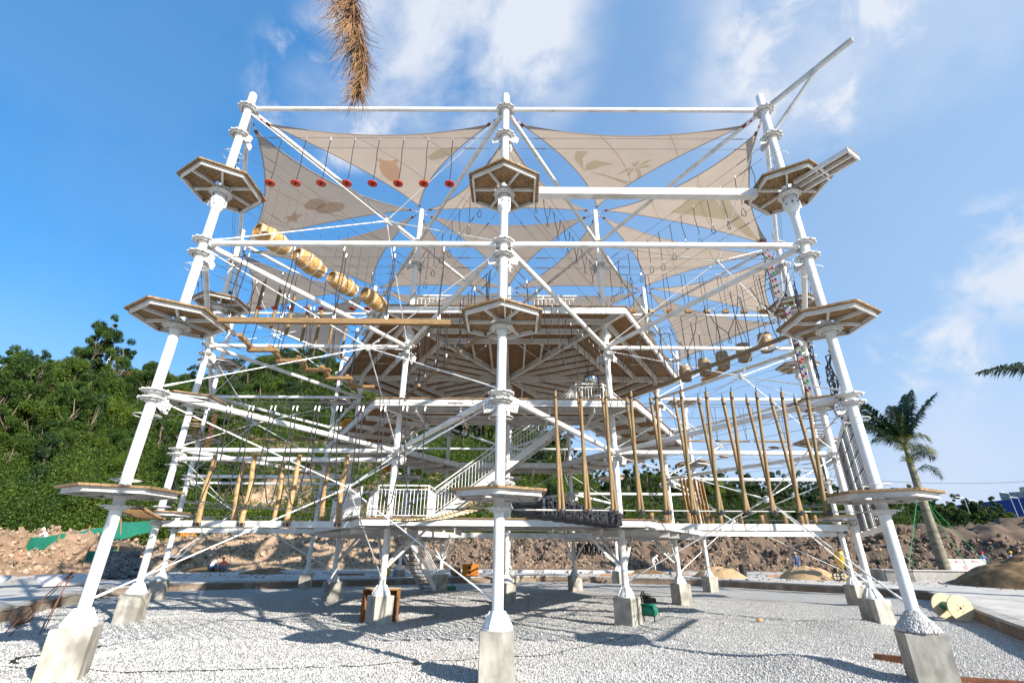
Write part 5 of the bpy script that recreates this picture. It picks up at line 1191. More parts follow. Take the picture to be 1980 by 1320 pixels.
person((9.6, 33.5, tz(9.6, 33.5)), 1.2, 'crouch', 'teal', 'black', 'blue', 'crouching worker in teal clothes behind the brick wall', 1.7)
person((12.8, 36.0, tz(12.8, 36)), -1.2, 'bend', 'whitec', 'whitec', 'white', 'bending worker in white clothes in front of the earth bank', 1.75)
p_ = at(1895, 1064, 31); person((p_.x, p_.y, tz(p_.x, p_.y)+.15), 2.9, 'stand', 'blue', 'blue', 'red', 'worker in a red helmet behind the pale slab')
p_ = at(1950, 1066, 31); person((p_.x, p_.y, tz(p_.x, p_.y)+.15), 3.4, 'stand', 'blue', 'blue', 'yellow', 'worker in a yellow helmet and blue shirt behind the soil heap')
p_ = at(85, 1046, 28); person((p_.x, p_.y, p_.z-.15), 2.0, 'crouch', 'whitec', 'black', 'white', 'crouching worker with a white helmet above the green netting', 1.8)

# heaps
def heap(name, c, r, h, m_, label, cat, seed=0):
    bm = bmesh.new(); bmesh.ops.create_grid(bm, x_segments=46, y_segments=46, size=r)
    for v_ in bm.verts:
        d = v_.co.length/r; z = h*(max(0, 1-d)**1.0)*1.08; z = h*(1-math.exp(-z/h*2.2)) if z > 0 else 0
        v_.co.z = z+(.12*h*noise.fractal(v_.co*2.2/r*1.5+V((seed, 0, 0)), .9, 2, 5) if d < 1 else 0)*(1-d)*2-.05
    me = bpy.data.meshes.new(name); bm.to_mesh(me); bm.free(); me.materials.append(M[m_]); me.polygons.foreach_set('use_smooth', [True]*len(me.polygons)); return obj(name, me, None, (*c, tz(*c)), (0, 0, seed), label, cat)
heap('sand_pile', (21.6, 27.6), 1.95, .95, 'sand', 'pointed heap of yellow sand on the road in front of the worker in blue', 'sand pile', 1)
heap('sand_pile', (15.7, 28.8), 1.9, .85, 'sand', 'heap of yellow sand on the road beside the black drum', 'sand pile', 2)
heap('soil_pile', (31.0, 20.3), 4.2, 1.75, 'soil', 'large heap of dark brown soil at the right edge beside the planter', 'soil pile', 4)
# grey block stack
bs_ = empty('block_stack', (-23.6, 21.5, tz(-23.6, 21.5)), (0, 0, .35), 'rough stack of grey concrete blocks behind the left front post', 'block stack')
mb = MB(); mb.box((0, 0, 0), (.36, .2, .115)); bm_ = mb.mesh('block', 'brickg')
for l_ in range(13):
    for j in range(6-(l_ > 9)):
        for q_ in range(2):
            if rnd.random() < .93: obj('block', bm_, bs_, (-1+.385*j+.18*(l_ % 2)+rnd.uniform(-.02, .02), q_*.25+rnd.uniform(-.05, .04), .06+.12*l_), (0, 0, rnd.uniform(-.08, .08)))
# excavators
def excavator(p, rz, sc, arm, m_, label):
    e = empty('excavator', p, (0, 0, rz), label, 'excavator'); e.scale = (sc,)*3
    for s_ in (-.9, .9):
        mb = MB(); mb.path([(-1.4, s_, .1), (1.4, s_, .1), (1.75, s_, .4), (1.4, s_, .72), (-1.4, s_, .72), (-1.75, s_, .4)], .2, 6, closed=True); mb.box((0, s_, .4), (2.6, .35, .4)); mb.build('track', 'black', e)
    mb = MB(); mb.box((-.5, 0, 1.2), (2.2, 2.0, .75)); mb.box((-1.2, 0, 1.7), (.9, 1.9, .4)); mb.lathe([(0, .75), (.7, .75), (.7, .85), (0, .85)], 16); mb.build('body', m_, e)
    mb = MB(); 
    for x in (-.1, .95):
        for y in (-.95, -.1): mb.box((x, y, 1.75), (.09, .09, 1.5))
    mb.box((.42, -.52, 2.5), (1.25, 1.0, .12)); mb.box((.42, -.52, 1.2), (1.2, .95, .5)); c = mb.build('cab', m_, e)
    mb = MB(); mb.box((.42, -.52, 1.95), (.98, .80, .95)); mb.build('cab_window', 'glass', c)
    mb = MB(); pr = [V((.7, .3, 1.3)), V(arm[0]), V(arm[1])]
    mb.bar(pr[0], pr[1], .3, .45); mb.build('boom', m_, e); mb = MB(); mb.bar(pr[1]+V((-.1, 0, .1)), pr[2], .24, .34); mb.build('arm', m_, e)
    mb = MB(); b0 = pr[2]; mb.add([b0+V(q_) for q_ in ((-.35, -.4, 0), (.3, -.4, .1), (.15, -.4, -.75), (-.5, -.4, -.6), (-.35, .4, 0), (.3, .4, .1), (.15, .4, -.75), (-.5, .4, -.6))], [(0, 3, 2, 1), (4, 5, 6, 7), (0, 4, 7, 3), (3, 7, 6, 2), (1, 2, 6, 5)]); mb.build('bucket', 'grey', e)
    mb = MB(); mb.tube(lerp(pr[0], pr[1], .2)+V((0, 0, .1)), lerp(pr[0], pr[1], .7)+V((0, 0, -.3)), .08, 8); mb.build('hydraulic_ram', 'zinc', e); return e
p_ = at(592, 1070, 49); excavator((p_.x, p_.y, 1.2), pi, 1.1, ((3.6, .3, 2.6), (5.7, .3, 2.3)), 'yellow', 'yellow excavator with outstretched boom behind the pale rubble')
p_ = at(340, 1080, 40.5); excavator((p_.x, p_.y, tz(p_.x, p_.y)+.2), 2.6, .68, ((1.6, .3, 3.3), (2.7, .3, 1.9)), 'orange', 'small orange digger parked behind the second row posts at left')
# yellow mixer
e = empty('cement_mixer', (22.6, 25.0, tz(22.6, 25.0)), (0, 0, .4), 'small yellow cement mixer between the right-hand posts', 'cement mixer')
mb = MB(); mb.lathe([(.18, -.45), (.32, -.15), (.36, .1), (.30, .35), (0, .38)], 16, (0, 0, 1.45), (.3, .2, -1)); mb.build('drum', 'yellow', e, smooth=True)
mb = MB(); mb.bar((-.35, -.2, 0), (-.1, -.1, 1.4), .06, .06); mb.bar((.35, -.2, 0), (.1, -.1, 1.4), .06, .06); mb.bar((-.3, .4, .2), (0, .1, 1.3), .06, .06); mb.bar((-.35, -.2, .3), (.35, -.2, .3), .05, .05); mb.build('stand', 'yellow', e)
for s_ in (-.38, .38): mb = MB(); mb.path([(s_, .28*cos(a)+.3, .28+.26*sin(a)) for a in [k*pi/8 for k in range(16)]], .045, 6, closed=True); mb.box((s_, .3, .28), (.03, .45, .04)); mb.box((s_, .3, .28), (.03, .04, .45)); mb.build('wheel', 'black', e)
# cable reel
e = empty('cable_reel', (15.95, 9.0, .42), (0, 0, radians(-5)), 'wooden cable reel with a green core lying by the right wall corner', 'cable reel')
for y in (-.38, .38):
    mb = MB(); mb.lathe([(.04, -.022), (.41, -.022), (.41, .022), (.04, .022)], 32, (0, y, 0), (0, 1, 0)); f_ = mb.build('flange_board', 'pale', e)
    mb = MB()
    for j in range(4): a = j*pi/2+.5; mb.tube((.12*cos(a), y-.035, .12*sin(a)), (.12*cos(a), y+.035, .12*sin(a)), .015, 6)
    mb.build('bolt', 'dark', f_)
mb = MB(); mb.lathe([(.15, -.36), (.15, .36)], 20, (0, 0, 0), (0, 1, 0)); mb.build('core', 'compg', e, smooth=True)
# compressor
e = empty('air_compressor', (4.9, 8.25, 0), (0, 0, -.7), 'green air compressor with black motor behind a right footing', 'air compressor')
mb = MB(); mb.lathe([(0, -.34), (.12, -.33), (.19, -.26), (.19, .26), (.12, .33), (0, .34)], 20, (0, 0, .34), (1, 0, 0)); mb.build('tank', 'compg', e, smooth=True)
mb = MB(); mb.path([(-.12, .16*cos(a), .72+.16*sin(a)) for a in [k*pi/8 for k in range(16)]], .02, 6, closed=True)
for k in range(5): a = k*1.257; mb.bar((-.12, 0, .72), (-.12, .16*cos(a), .72+.16*sin(a)), .03, .02)
mb.build('flywheel', 'black', e)
mb = MB(); mb.box((.02, 0, .66), (.2, .16, .24)); mb.lathe([(.08, -.12), (.08, .12)], 12, (.2, 0, .64), (1, 0, 0))
for k in range(5): mb.box((.02, 0, .62+.05*k), (.24, .2, .012))
mb.build('motor', 'black', e)
for x, y in ((-.22, -.15), (-.22, .15), (.22, 0)): mb = MB(); mb.tube((x, y, 0), (x, y*.7, .2), .02, 6); mb.build('foot', 'black', e)
# open brown crate behind the second row footing
e = empty('plywood_crate', (-4.12, 7.75, 0), (0, 0, .08), 'open brown plywood crate standing behind a left footing', 'crate')
for c, s_ in (((-.56, 0, .48), (.04, .6, .96)), ((.56, 0, .48), (.04, .6, .96)), ((0, 0, .95), (1.16, .6, .04)), ((0, .28, .47), (1.08, .03, .9)), ((0, 0, .03), (1.08, .56, .04))): mb = MB(); mb.box(c, s_); mb.build('panel', 'ply', e)
mb = MB(); mb.box((0, 0, .972), (1.2, .64, .006)); mb.build('top_edge', 'pale', e)
# orange cabinet with two dark round openings, log end, small green trough
e = empty('orange_cabinet', (-2.8, 27.9, .41), (0, 0, 0), 'orange cabinet with dark rounded openings on the wall top at left of centre', 'cabinet')
mb = MB(); mb.box((0, 0, .4), (1.15, .5, .8)); mb.build('cabinet_body', 'orange', e)
for z in (.25, .55): mb = MB(); mb.lathe([(0, 0), (.12, 0), (.12, .02), (0, .02)], 14, (-.02, -.25, z), (0, -1, 0)); mb.build('opening', 'dark', e)
log_thing('log_round', (-3.95, 27.5, .72), (-3.75, 28.1, .72), .3, 'short log round lying beside the orange cabinet', 'log', None)
e = empty('tool_tray', (-3.3, 20.4, 0), (0, 0, .1), 'small green metal tray with a raised handle on the gravel', 'tool tray')
mb = MB(); mb.box((0, 0, .12), (.62, .4, .24)); mb.build('tray', 'compg', e); mb = MB(); mb.path([(-.3, 0, .24), (-.28, 0, .6), (.1, 0, .62), (.12, 0, .24)], .02, 6); mb.build('handle', 'dark', e)
mb = MB(); mb.lathe([(0, 0), (.25, 0), (.25, .85), (.21, .85), (.21, .8), (0, .8)], 16); mb.build('black_drum', 'black', None, (18.2, 30.4, .4), label='dark upright drum on the road in front of the earth bank', cat='drum')
mb = MB(); mb.lathe([(0, 0), (.2, 0), (.22, .1), (.22, .5), (.12, .6), (.06, .62), (.06, .68), (0, .68)], 14); mb.build('yellow_canister', 'yellow', None, (-8.6, 26.6, .41), smooth=True, label='yellow plastic canister beside the lower staircase', cat='canister')
# boards and rods lying about
log_thing('rusty_board', (8.35, 2.3, .05), (9.05, 1.75, .06), .07, 'rusty board lying left of the right front footing', 'board', None, 'rust', square=True)
log_thing('rusty_board', (8.4, .25, .04), (10.3, -.55, .06), .075, 'long rusty board running from the right front footing out of frame', 'board', None, 'rust', square=True)
log_thing('rusty_board', (12.4, 6.6, .06), (13.2, 6.9, .06), .06, 'short brown board on the gravel below the right wall', 'board', None, 'ply', square=True)
for i, (x, y) in enumerate(((9.85, 3.5), (9.2, 2.1), (6.6, 5.6))):
    pass
o = obj('sandstone_lump', stone_mesh('sandstone_lump', 'sand', 2, 2), None, (8.6, 8.1, .08), (0, 0, 1), 'yellowish lump of stone on the gravel left of the right-hand footings', 'stone'); o.scale = (.14, .14, .12)
o = obj('boulder', stone_mesh('boulder', 'clod', 6, 3), None, (-14.3, 5.9, .3), (0, 0, 1), 'reddish brown boulder against the brick wall at left edge', 'boulder'); o.scale = (.26, .24, .42)
mb = MB(); mb.tube((0, 0, .04), (-.12, -.45, .04), .045, 10); mb.tube((-.03, 0, .05), (.12, .12, .06), .04, 10); mb.build('pipe_fitting', 'whitec', None, (-8.55, 2.3, 0), label='short pale pipe fitting lying right of the left front footing', cat='pipe')
# rod tripod
e = empty('rod_tripod', (-12.9, 4.6, 0), label='tripod of thin rusty rods tied at the top, far left on the gravel', cat='tripod')
top = V((-.1, 1.0, 1.35))
for x, y in ((-.55, 0), (-.1, -.3), (.35, .1), (.1, .5)): mb = MB(); mb.tube((x, y, 0), top+V((rnd.uniform(-.1, .1), 0, .15)), .014, 6); mb.build('leg', 'rust', e)
mb = MB(); mb.path([top+V((.06*cos(k), .06*sin(k), .03*sin(k*2))) for k in range(12)], .02, 5); mb.build('binding', 'dark', e)
# hose over the gravel
def ground_line(pts, r, m_, name, label, cat):
    P = []
    for i in range(len(pts)-1):
        for k in range(8): q_ = lerp((*pts[i], 0), (*pts[i+1], 0), k/8); P.append(V((q_.x+.05*sin(i*3+k), q_.y+.04*cos(i*5+k*1.3), gzz(q_.x, q_.y)+r+.012)))
    mb = MB(); o_ = P[0].copy(); mb.path([p-o_ for p in P], r, 6); return mb.build(name, m_, None, o_, label=label, cat=cat)
ground_line([(-10.06, .9), (-7, .6), (-4, .9), (-1.8, 1.6), (-.2, 2.3), (.6, 2.2), (1.49, 2.71), (3.1, 4.74), (4.6, 6.2), (6.5, 7.0)], .007, 'black', 'air_hose', 'thin dark hose winding across the gravel behind the centre front footing', 'hose')
ground_line([(-9.6, 3.1), (-9.9, 2.3), (-10.4, 1.9), (-10.0, 1.35), (-9.6, 1.1)], .014, 'black', 'hose_end', 'curled dark hose end beside the rod tripod', 'hose')
# pale slabs on the left road edge
for i, (x, y, a, lab) in enumerate([(-24.5, 14.0, .4, 'pale broken slab leaning on the road edge at far left'), (-21.8, 15.8, 1.2, 'pale broken slab lying behind the left front post')]):
    mb = MB(); mb.box((0, 0, .3), (2.2, 1.0, .14), Matrix.Rotation(.35, 3, 'X')); mb.build('broken_stone', 'slab', None, (x, y, .4), (0, 0, a), label=lab, cat='slab')
# planter, marked slab, palm tree with green guy ropes
e = empty('planter', (29.4, 24.6, tz(29.4, 24.6)), (0, 0, -.08), 'low curved concrete planter wall round the palm tree', 'planter')
mb = MB(); pts = [(-4.2, 1.6), (-3.9, .3), (-2.6, -.35), (0, -.5), (2.8, -.3), (4.4, .6), (4.8, 2.0)]
for i in range(len(pts)-1): mb.bar((*pts[i], .33), (*pts[i+1], .33), .16, .66)
mb.build('planter_wall', 'coping', e); mb = MB()
for i in range(len(pts)-1): mb.bar((*pts[i], .70), (*pts[i+1], .70), .34, .06)
mb.build('rim', 'slab', e); mb = MB(); mb.prism(pts+[(3.5, 4), (-3, 4)], .1, .58); mb.build('earth', 'soil', e)
p_ = at(1862, 1092, 26.2); mb = MB(); mb.box((0, 0, .38), (3.1, .15, .85)); sl = mb.build('marked_stone', 'slab', None, (p_.x, p_.y, .98), (0, 0, -.05), label='pale upright slab with red painted marks in the planter', cat='slab')
mb = MB()
for x0, z0, x1, z1 in ((-.9, .6, -.7, .62), (-.55, .55, -.4, .68), (-.5, .68, -.38, .56), (-.3, .58, -.1, .64), (.0, .55, .15, .66), (.55, .6, .85, .72), (.6, .72, .84, .58), (.9, .66, 1.05, .6)): mb.bar((x0, -.079, z0), (x1, -.079, z1), .02, .035, (0, 1, 0))
mb.path([(.05+.13*cos(k), -.08, .25+.13*sin(k)) for k in [q_*pi/6 for q_ in range(12)]], .012, 4, closed=True); mb.bar((.05, -.08, .18), (.05, -.08, .32), .02, .03, (0, 1, 0)); mb.build('painted_mark', 'paintred', sl)
def frond(mbs, mb, base, d0, L, rg, droop=.55, ll=.55, nl=46, planar=0):
    """one pinnate palm frond as real leaflets on a curved midrib"""
    d = V(d0).normalized(); p = V(base); pts = [p.copy()]; n_ = 14
    for i in range(n_): d = (d+V((0, 0, -droop*(.4+i/n_)/n_*1.6))).normalized(); p = p+d*L/n_; pts.append(p.copy())
    mbs.path(pts, .028*L/3, 5, .006)
    for i in range(nl):
        t_ = .12+.88*i/nl; f = t_*n_; a = min(int(f), n_-1); c = lerp(pts[a], pts[a+1], f-a); dd = (pts[a+1]-pts[a]).normalized(); s0 = dd.cross(V((0, 0, 1)))
        if s0.length < .05: s0 = V((1, 0, 0))
        s0.normalize(); w0 = ll*(sin(pi*min(1, .18+t_*.86)))**.6
        for s_ in (-1, 1):
            u = (s0*s_+dd*.65+V((rg.gauss(0, .16), rg.gauss(0, .16), .12+rg.gauss(0, .2)))).normalized(); m1 = c+u*w0*.5; e = c+u*w0*.9+V((0, 0, -w0*rg.uniform(.25, .6))); wv = dd*.018*L/3
            mb.add([c-wv, c+wv, m1+wv*1.2, m1-wv*1.2, e], [(0, 1, 2, 3), (3, 2, 4)])
def palm_tree(base, h, rb, fronds, label, rg, lean=(0, 0), shaft=True, ll=.8):
    e = empty('palm_tree', base, (0, 0, 0), label, 'palm tree'); L = V((lean[0], lean[1], h))
    mb = MB(); prof = []
    for i in range(81): t_ = i/80; prof.append((V((lean[0]*t_*t_, lean[1]*t_*t_, h*t_)), rb*(1.25-.45*t_ if t_ < .3 else 1.115-.45*(t_-.3)-.08*t_)*(1+.035*(i % 2))))
    vs = []; fs = []
    for p, r in prof:
        for j in range(14): a = 2*pi*j/14; vs.append(p+V((cos(a)*r, sin(a)*r, 0)))
    for i in range(80):
        for j in range(14): fs.append((i*14+j, i*14+(j+1) % 14, (i+1)*14+(j+1) % 14, (i+1)*14+j))
    mb.add(vs, fs); mb.build('trunk', 'palmtrunk', e, smooth=True)
    mb = MB(); mb.path([L-V((0, 0, .1)), L+V((0, 0, .5)), L+V((0, 0, 1.0))], rb*.62, 10, rb*.3); mb.build('crown_shaft', 'palmshaft', e, smooth=True)
    for fr_ in fronds:
        d, l_, dr, yy = fr_[:4]; dz = fr_[4] if len(fr_) > 4 else 0
        ml = MB(); mf = MB(); frond(ml, mf, L+V((0, 0, .85-dz)), d, l_, rg, dr, ll, int(26*l_)); o = mf.build('frond', 'palmY' if yy else 'palm', e); ml.build('midrib', 'palmshaft', o)
    return e
rg = random.Random(9)
b_ = at(1825, 1092, 25); c_ = at(1757, 885, 25)
pt = palm_tree((b_.x, b_.y, .95), c_.z-.95, .28, [((-.62, -.1, 1), 5.4, .55, 0), ((-.45, .3, 1), 5.0, .5, 0), ((.42, .1, 1), 5.6, .4, 0), ((.52, -.2, 1), 5.2, .5, 0), ((.3, .1, 1), 5.0, .6, 0), ((-1, 0, .85), 4.4, .6, 0), ((-.75, .2, .9), 4.8, .6, 0), ((-.2, -.2, 1), 3.4, .9, 0), ((.3, .3, 1), 4.4, .5, 0), ((-.8, -.2, .5), 3.2, .9, 0), ((.25, -.2, .6), 2.2, 2.2, 1), ((.15, -.3, .6), 2.4, 2.4, 1, .9), ((-.3, -.3, .7), 2.2, 2.2, 1, .6), ((.35, 0, .7), 2.6, 2.2, 0, 1.3), ((-.2, -.3, .8), 1.8, 2.5, 1, 1.5), ((.4, -.2, .6), 2.2, 2.6, 0, 2.0), ((.3, 0, .2), 1.9, 2.6, 0), ((-.15, -.2, .5), 1.8, 2.4, 1), ((.1, -.1, 1), 2.6, .6, 1)], 'royal palm at right with bundled fronds, held by green guy ropes', rg, (c_.x-b_.x, 0), ll=1.0)
anchor = at(1781, 966, 25); tr_ = V((anchor.x, 25, anchor.z))
mb = MB(); mb.path([tr_+V((.34*cos(k), .34*sin(k), 0)) for k in [q_*pi/6 for q_ in range(12)]], .03, 5, closed=True); tag(mb.build('trunk_binding', 'redsh', None), 'red strap tied round the palm trunk', 'strap')
for i, (px, py, Y, lab) in enumerate([(1757, 1096, 24.3, 'green guy rope on the left side of the palm, nearer'), (1766, 1096, 26.5, 'green guy rope on the left side of the palm, further back'), (1869, 1093, 24.2, 'green guy rope from the palm to the slab'), (1912, 1094, 24.6, 'long green guy rope from the palm to the right planter edge')]):
    q_ = at(px, py, Y); mb = MB(); a = tr_+V((-.3 if i < 2 else .3, 0, 0)); mb.tube((0, 0, 0), q_-a, .018, 6); tag(mb.build('guy_rope', 'greenrope', None, a), lab, 'guy rope', 'guy ropes of the palm tree')
# second palm out of frame whose frond reaches in at the right edge
palm_tree((27.6, 10.3, .4), 8.3, .36, [((-1, 0, .28), 6.4, .42, 0), ((-.4, -.8, .9), 4.4, .6, 0), ((.6, .3, 1), 4.4, .5, 0), ((1, 0, .6), 4.4, .6, 0), ((.2, 1, .8), 4.4, .6, 0), ((.3, -1, .6), 4.4, .6, 0)], 'palm outside the right edge with one dark frond reaching into the sky', rg, (.1, 0), ll=.85)
# dry frond hanging into the top of the picture
dry = MB(); mid = MB(); rg = random.Random(4)
CR = V((-2.15, -8.1, 12.3))
path = [CR, lerp(CR, at(668, -120, -6.5), .5)+V((0, .25, .35)), at(668, -120, -6.5), at(672, -40, -6.5), at(684, 20, -6.5), at(694, 80, -6.45), at(700, 130, -6.4), at(694, 172, -6.4)]
O = path[0].copy(); mid.path([p-O for p in path], .022, 6, .006)
for i in range(1250):
    t_ = 1.0+rg.random()**.9*(len(path)-2.01); a = int(t_); c = lerp(path[a], path[a+1], t_-a); dn = (path[a+1]-path[a]).normalized(); side = -1 if rg.random() < (.72 if t_ < 4.6 else .5) else 1
    l_ = rg.uniform(.25, .75)*(1 if t_ < 5.2 else .6); sp_ = rg.uniform(.08, .95 if side < 0 else .5)*(1.15 if t_ < 4.2 else .75); u = (dn+V((side*sp_, rg.gauss(0, .3), rg.gauss(0, .1)))).normalized(); k_ = V((rg.gauss(0, .45), rg.gauss(0, .4), -.75)); P = [c]
    dcur = u
    for s_ in range(5): dcur = (dcur+k_*.14*(s_+1)*.8).normalized(); P.append(P[-1]+dcur*l_/5)
    dry.path([p-O for p in P], .0062, 3, .0012, caps=False)
df = mid.build('dry_palm_frond', 'dry', None, O, label='dry brown palm frond hanging into the top edge of the view', cat='palm frond'); dry.build('leaflets', 'dry', df, kind='stuff')
palm_tree((-3.5, -9.7, 0), 11.2, .24, [((-.9, -.5, .8), 4.2, .6, 0), ((-.2, -1, .9), 4.2, .6, 0), ((.8, -.8, .8), 4.2, .6, 0), ((-1, .05, .7), 3.6, .7, 0), ((0, -.6, 1), 4, .5, 0), ((.9, -.2, 1), 3.4, .5, 0), ((-.6, -.9, .5), 3.6, .8, 1)], 'palm beside the viewpoint whose dry frond hangs into the top edge of the view', rg, (1.3, 1.5), ll=.9)
# green netting on the left bank
def net_strip(pts, lab):
    e = empty('netting_fence', at(*pts[0][0], pts[0][2]), (0, 0, 0), lab, 'netting fence'); O = e.location.copy(); mb = MB(); vs = []; K = 10
    A = []
    for (lo, hi, Y) in pts: A.append((at(*lo, Y)-O, at(*hi, Y)-O))
    for i in range(len(A)-1):
        for s_ in range(K):
            t_ = s_/K; w_ = .16*sin(i*2.1+t_*9); vs.append((lerp(A[i][0], A[i+1][0], t_)+V((0, w_, -.1)), lerp(A[i][1], A[i+1][1], t_)+V((0, w_*.5, -.12*sin(t_*pi)))))
    vs.append(A[-1]); V_ = []; F_ = []
    for lo, hi in vs:
        for r in range(5): q_ = lerp(lo, hi, r/4); V_.append(q_+V((0, .12*sin(r*1.7+q_.x*2), 0)))
    for i in range(len(vs)-1):
        for r in range(4): F_.append((i*5+r, (i+1)*5+r, (i+1)*5+r+1, i*5+r+1))
    mb.add(V_, F_); mb.build('netting', 'green', e, smooth=True)
    for lo, hi in A: mb = MB(); mb.tube(lo-V((0, 0, .3)), hi+V((0, 0, .25)), .045, 6); mb.build('stake', 'ply', e)
net_strip([((45, 1062), (58, 1038), 26), ((110, 1056), (115, 1030), 28), ((170, 1048), (172, 1022), 30), ((235, 1040), (232, 1008), 32), ((300, 1024), (300, 1004), 34.5)], 'green construction netting stretched on stakes above the left spoil heap')
net_strip([((162, 1082), (172, 1064), 24), ((225, 1078), (228, 1060), 25.5)], 'small sagging piece of green netting beside the left front post')
mb = MB(); a = at(37, 1060, 26.5)
for i in range(7): mb.tube(V((-2.2+i*.32, 0, -.4)), V((-2.15+i*.32, 0, .55+.12*(i % 3))), .035, 5)
mb.build('stake_row', 'ply', None, a, label='row of short pinkish stakes at the left end of the netting', cat='stakes')
# far right: blue shed, grey building, lamp posts, overhead line
e = empty('blue_shed', (112, 100, 3.2), (0, 0, radians(-44)), 'long blue clad industrial shed on the horizon at right', 'shed')
mb = MB(); mb.add([(-24, 0, 0), (30, 0, 0), (30, 0, 12.5), (-24, 0, 8.0), (-24, 14, 0), (30, 14, 0), (30, 14, 12.5), (-24, 14, 8.0)], [(0, 1, 2, 3), (5, 4, 7, 6), (3, 2, 6, 7), (0, 3, 7, 4), (1, 5, 6, 2)]); mb.build('wall', 'navy', e)
mb = MB(); mb.add([(-19.5, -.05, 0), (-13, -.05, 0), (-13.5, -.05, 7.7), (-19, -.05, 7.2), (-19.5, -.01, 0), (-13, -.01, 0)], [(0, 1, 2, 3)]); mb.build('door', 'slab', e)
e = empty('grey_building', (129, 113, .5), (0, 0, radians(-44)), 'grey flat-roofed building rising behind the blue shed', 'building')
mb = MB(); mb.box((0, 0, 8), (9, 8, 15)); mb.box((1.5, 0, 16.0), (4, 5, 1.4)); mb.build('wall', 'conc', e)
for i in range(5): mb = MB(); mb.box((-3.4+i*1.7, -4.02, 13.2), (1.0, .08, 1.0)); mb.build('window', 'glass', e)
def lamp(px, py0, Y, lab):
    a = at(px, py0, Y); h = a.z; e = empty('street_lamp', (a.x, a.y, 0), (0, 0, 0), lab, 'street lamp', 'distant street lamps'); mb = MB(); mb.tube((0, 0, 0), (0, 0, h), .09, 6, .05); mb.build('pole', 'zinc', e); mb = MB(); mb.bar((0, 0, h), (-1.1, 0, h+.15), .08, .08); mb.box((-1.2, 0, h+.13), (.6, .25, .1)); mb.build('lamp_head', 'zinc', e)
lamp(1864, 962, 75, 'thin distant street lamp left of the blue shed'); lamp(1889, 968, 78, 'short distant street lamp in front of the blue shed'); lamp(1950, 953, 80, 'tall distant street lamp near the grey building'); lamp(1968, 962, 84, 'distant street lamp at the right edge before the grey building')
A, B = at(1600, 920, 46), at(2150, 915, 40); mb = MB(); mb.path([lerp(A, B, k/14)-A-V((0, 0, .9*4*(k/14)*(1-k/14))) for k in range(15)], .03, 5); mb.build('overhead_wire', 'grey', None, A, label='single overhead wire crossing the sky behind the right front post', cat='wire')
# tall tree with mast antennas on the left skyline
k_ = at(182, 705, 72); e = tree(k_.x, k_.y, 2, 1.35, 'broadleaf_tree', 'tall ragged tree standing above the left skyline round a white antenna mast', None, .7)
e.location.z = k_.z-1.5
mb = MB(); mb.tube((0, 0, -8), (0, 0, 7), .12, 8, .06)
for dx, dy, k2, s2, lb in ((-3.4, 1, 3, 1.0, 'dense tree left of the tall ragged tree on the left skyline'), (3.0, 1.5, 2, 1.05, 'ragged tree right of the antenna mast on the left skyline'), (.6, -1.5, 2, 1.15, 'ragged tree in front of the antenna mast on the left skyline'), (-1.2, 2, 6, 1.3, 'thin wispy tree behind the antenna mast on the left skyline')):
    e = tree(k_.x+dx, k_.y+dy, k2, s2, 'broadleaf_tree', lb, None, dx); e.location.z = k_.z-3.2+abs(dy)*.3
ms = mb.build('antenna_mast', 'zinc', None, (k_.x+1.8, k_.y+.5, k_.z), label='thin white antenna mast half hidden in the tall tree on the left skyline', cat='antenna mast')
for i, (x, z) in enumerate(((-.35, 5.6), (.4, 5.8), (-.3, 3.6), (.35, 1.6), (.0, 6.4))): mb = MB(); mb.box((x, -.2, z), (.3, .15, 1.0)); mb.build('antenna_panel', 'white2', ms)
# cut branches and bare brush on the lower left hillside
rg = random.Random(31)
for i in range(5):
    p_ = at([105, 60, 350, 215, 20][i], [960, 900, 940, 930, 985][i], [52, 56, 56, 55, 50][i]); mb = MB()
    for j in range(40): d = V((rg.gauss(0, 1), rg.gauss(0, .6), rg.gauss(.1, .45))).normalized(); l_ = rg.uniform(.8, 2.6); mb.path([V((0, 0, 0)), d*l_*.5+V((0, 0, .15)), d*l_], .03, 4, .008)
    mb.build('brushwood', 'bark', None, (p_.x, p_.y, tz(p_.x, p_.y)+.4), kind='stuff')

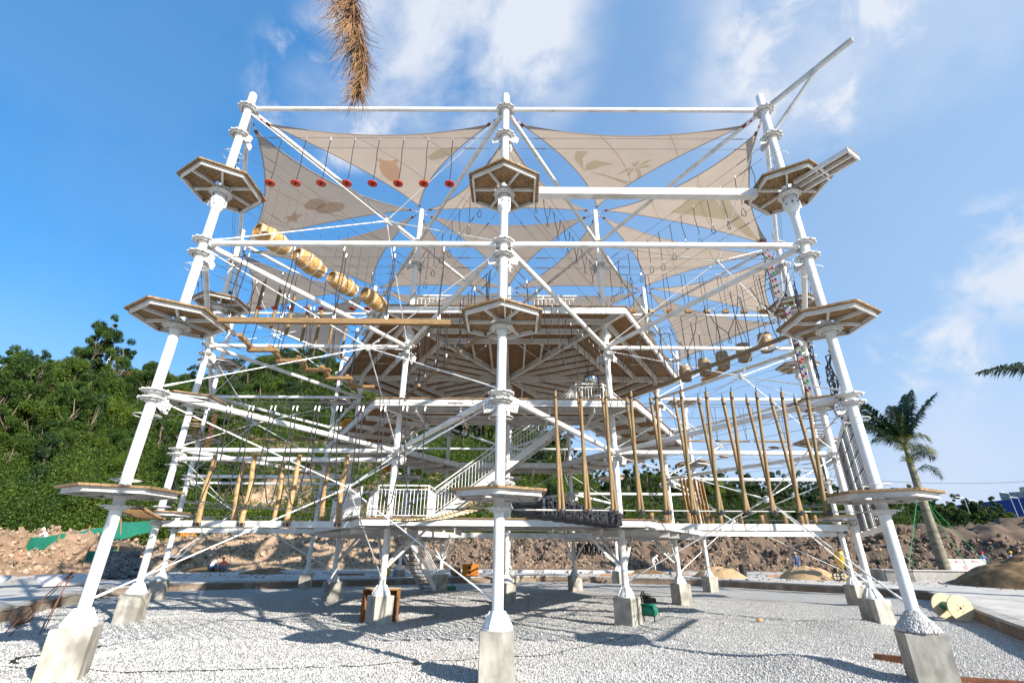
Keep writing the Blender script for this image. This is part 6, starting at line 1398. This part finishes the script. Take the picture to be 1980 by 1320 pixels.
# kerb stones, slabs and clutter laid out on the road behind the brick wall
rg = random.Random(77)
km_ = MB(); km_.box((0, 0, .11), (.75, .3, .22)); km_ = km_.mesh('kerb_stone', 'slab')
for i in range(26):
    px = 850+i*16+rg.uniform(-4, 4) if i < 24 else 700+i*3; p_ = at(px, 1104, 34.5); x, y = p_.x, 34.5+rg.uniform(-.5, .5)
    if rg.random() < .25: continue
    obj('kerb_stone', km_, None, (x, y, tz(x, y)), (0, 0, rg.uniform(-.15, .15)), 'pale kerb stone in the row laid out on the road behind the tower', 'kerb stone', 'kerb stones laid on the road')
for i, (px, py, Y, sx, sy, m_, lab) in enumerate([(690, 1098, 31, 3.2, 1.2, 'slab', 'long pale slab lying on the road left of centre'), (560, 1101, 30, 2.6, 1.0, 'slab', 'pale slab lying on the road behind the second row posts'), (330, 1098, 33, 3.0, 1.1, 'slab', 'pale slab lying before the left rubble mound'), (1330, 1106, 32, 2.8, .8, 'coping', 'grey slab lying on the road right of centre'), (1700, 1105, 27, 3.4, .9, 'slab', 'pale slab on the road left of the planter')]):
    p_ = at(px, py, Y); mb = MB(); mb.box((0, 0, .12), (sx, sy, .2)); mb.build('paving_stone', m_, None, (p_.x, Y, tz(p_.x, Y)), (0, 0, rg.uniform(-.3, .3)), label=lab, cat='slab')
for i, (px, Y, r, h, lab) in enumerate([(520, 30.5, 2.2, .45, 'low dark heap of soil on the road beside the crouching workers'), (400, 33, 2.0, .5, 'low dark heap of soil at the foot of the left rubble'), (1250, 35, 1.8, .4, 'low brown heap of soil near the worker in white')]):
    p_ = at(px, 1105, Y); heap('soil_pile', (p_.x, Y), r, h, 'soil', lab, 'soil pile', 10+i)
for i, (px, py, Y, a, lab) in enumerate([(1480, 1104, 30, .2, 'timber plank lying on the road beside the drum'), (640, 1106, 28, -.15, 'timber plank lying on the wall edge left of centre'), (1160, 1109, 29.5, .1, 'timber plank lying behind the brick wall at centre')]):
    p_ = at(px, py, Y); log_thing('timber_plank', (p_.x, Y, tz(p_.x, Y)+.06), (p_.x+2.6*cos(a), Y+2.6*sin(a), tz(p_.x, Y)+.1), .06, lab, 'plank', None, 'ply', square=True)

mb = MB(); mb.add([(-.12, -.03, .03), (.02, -.07, .05), (.13, .0, .03), (.03, .06, .07), (-.05, .05, .02)], [(0, 1, 3, 4), (1, 2, 3)]); mb.build('leaf_scrap', 'greenrope', None, (-2.45, 9.2, .02), label='small bright green leaf scrap on the gravel right of the plywood crate', cat='leaf')
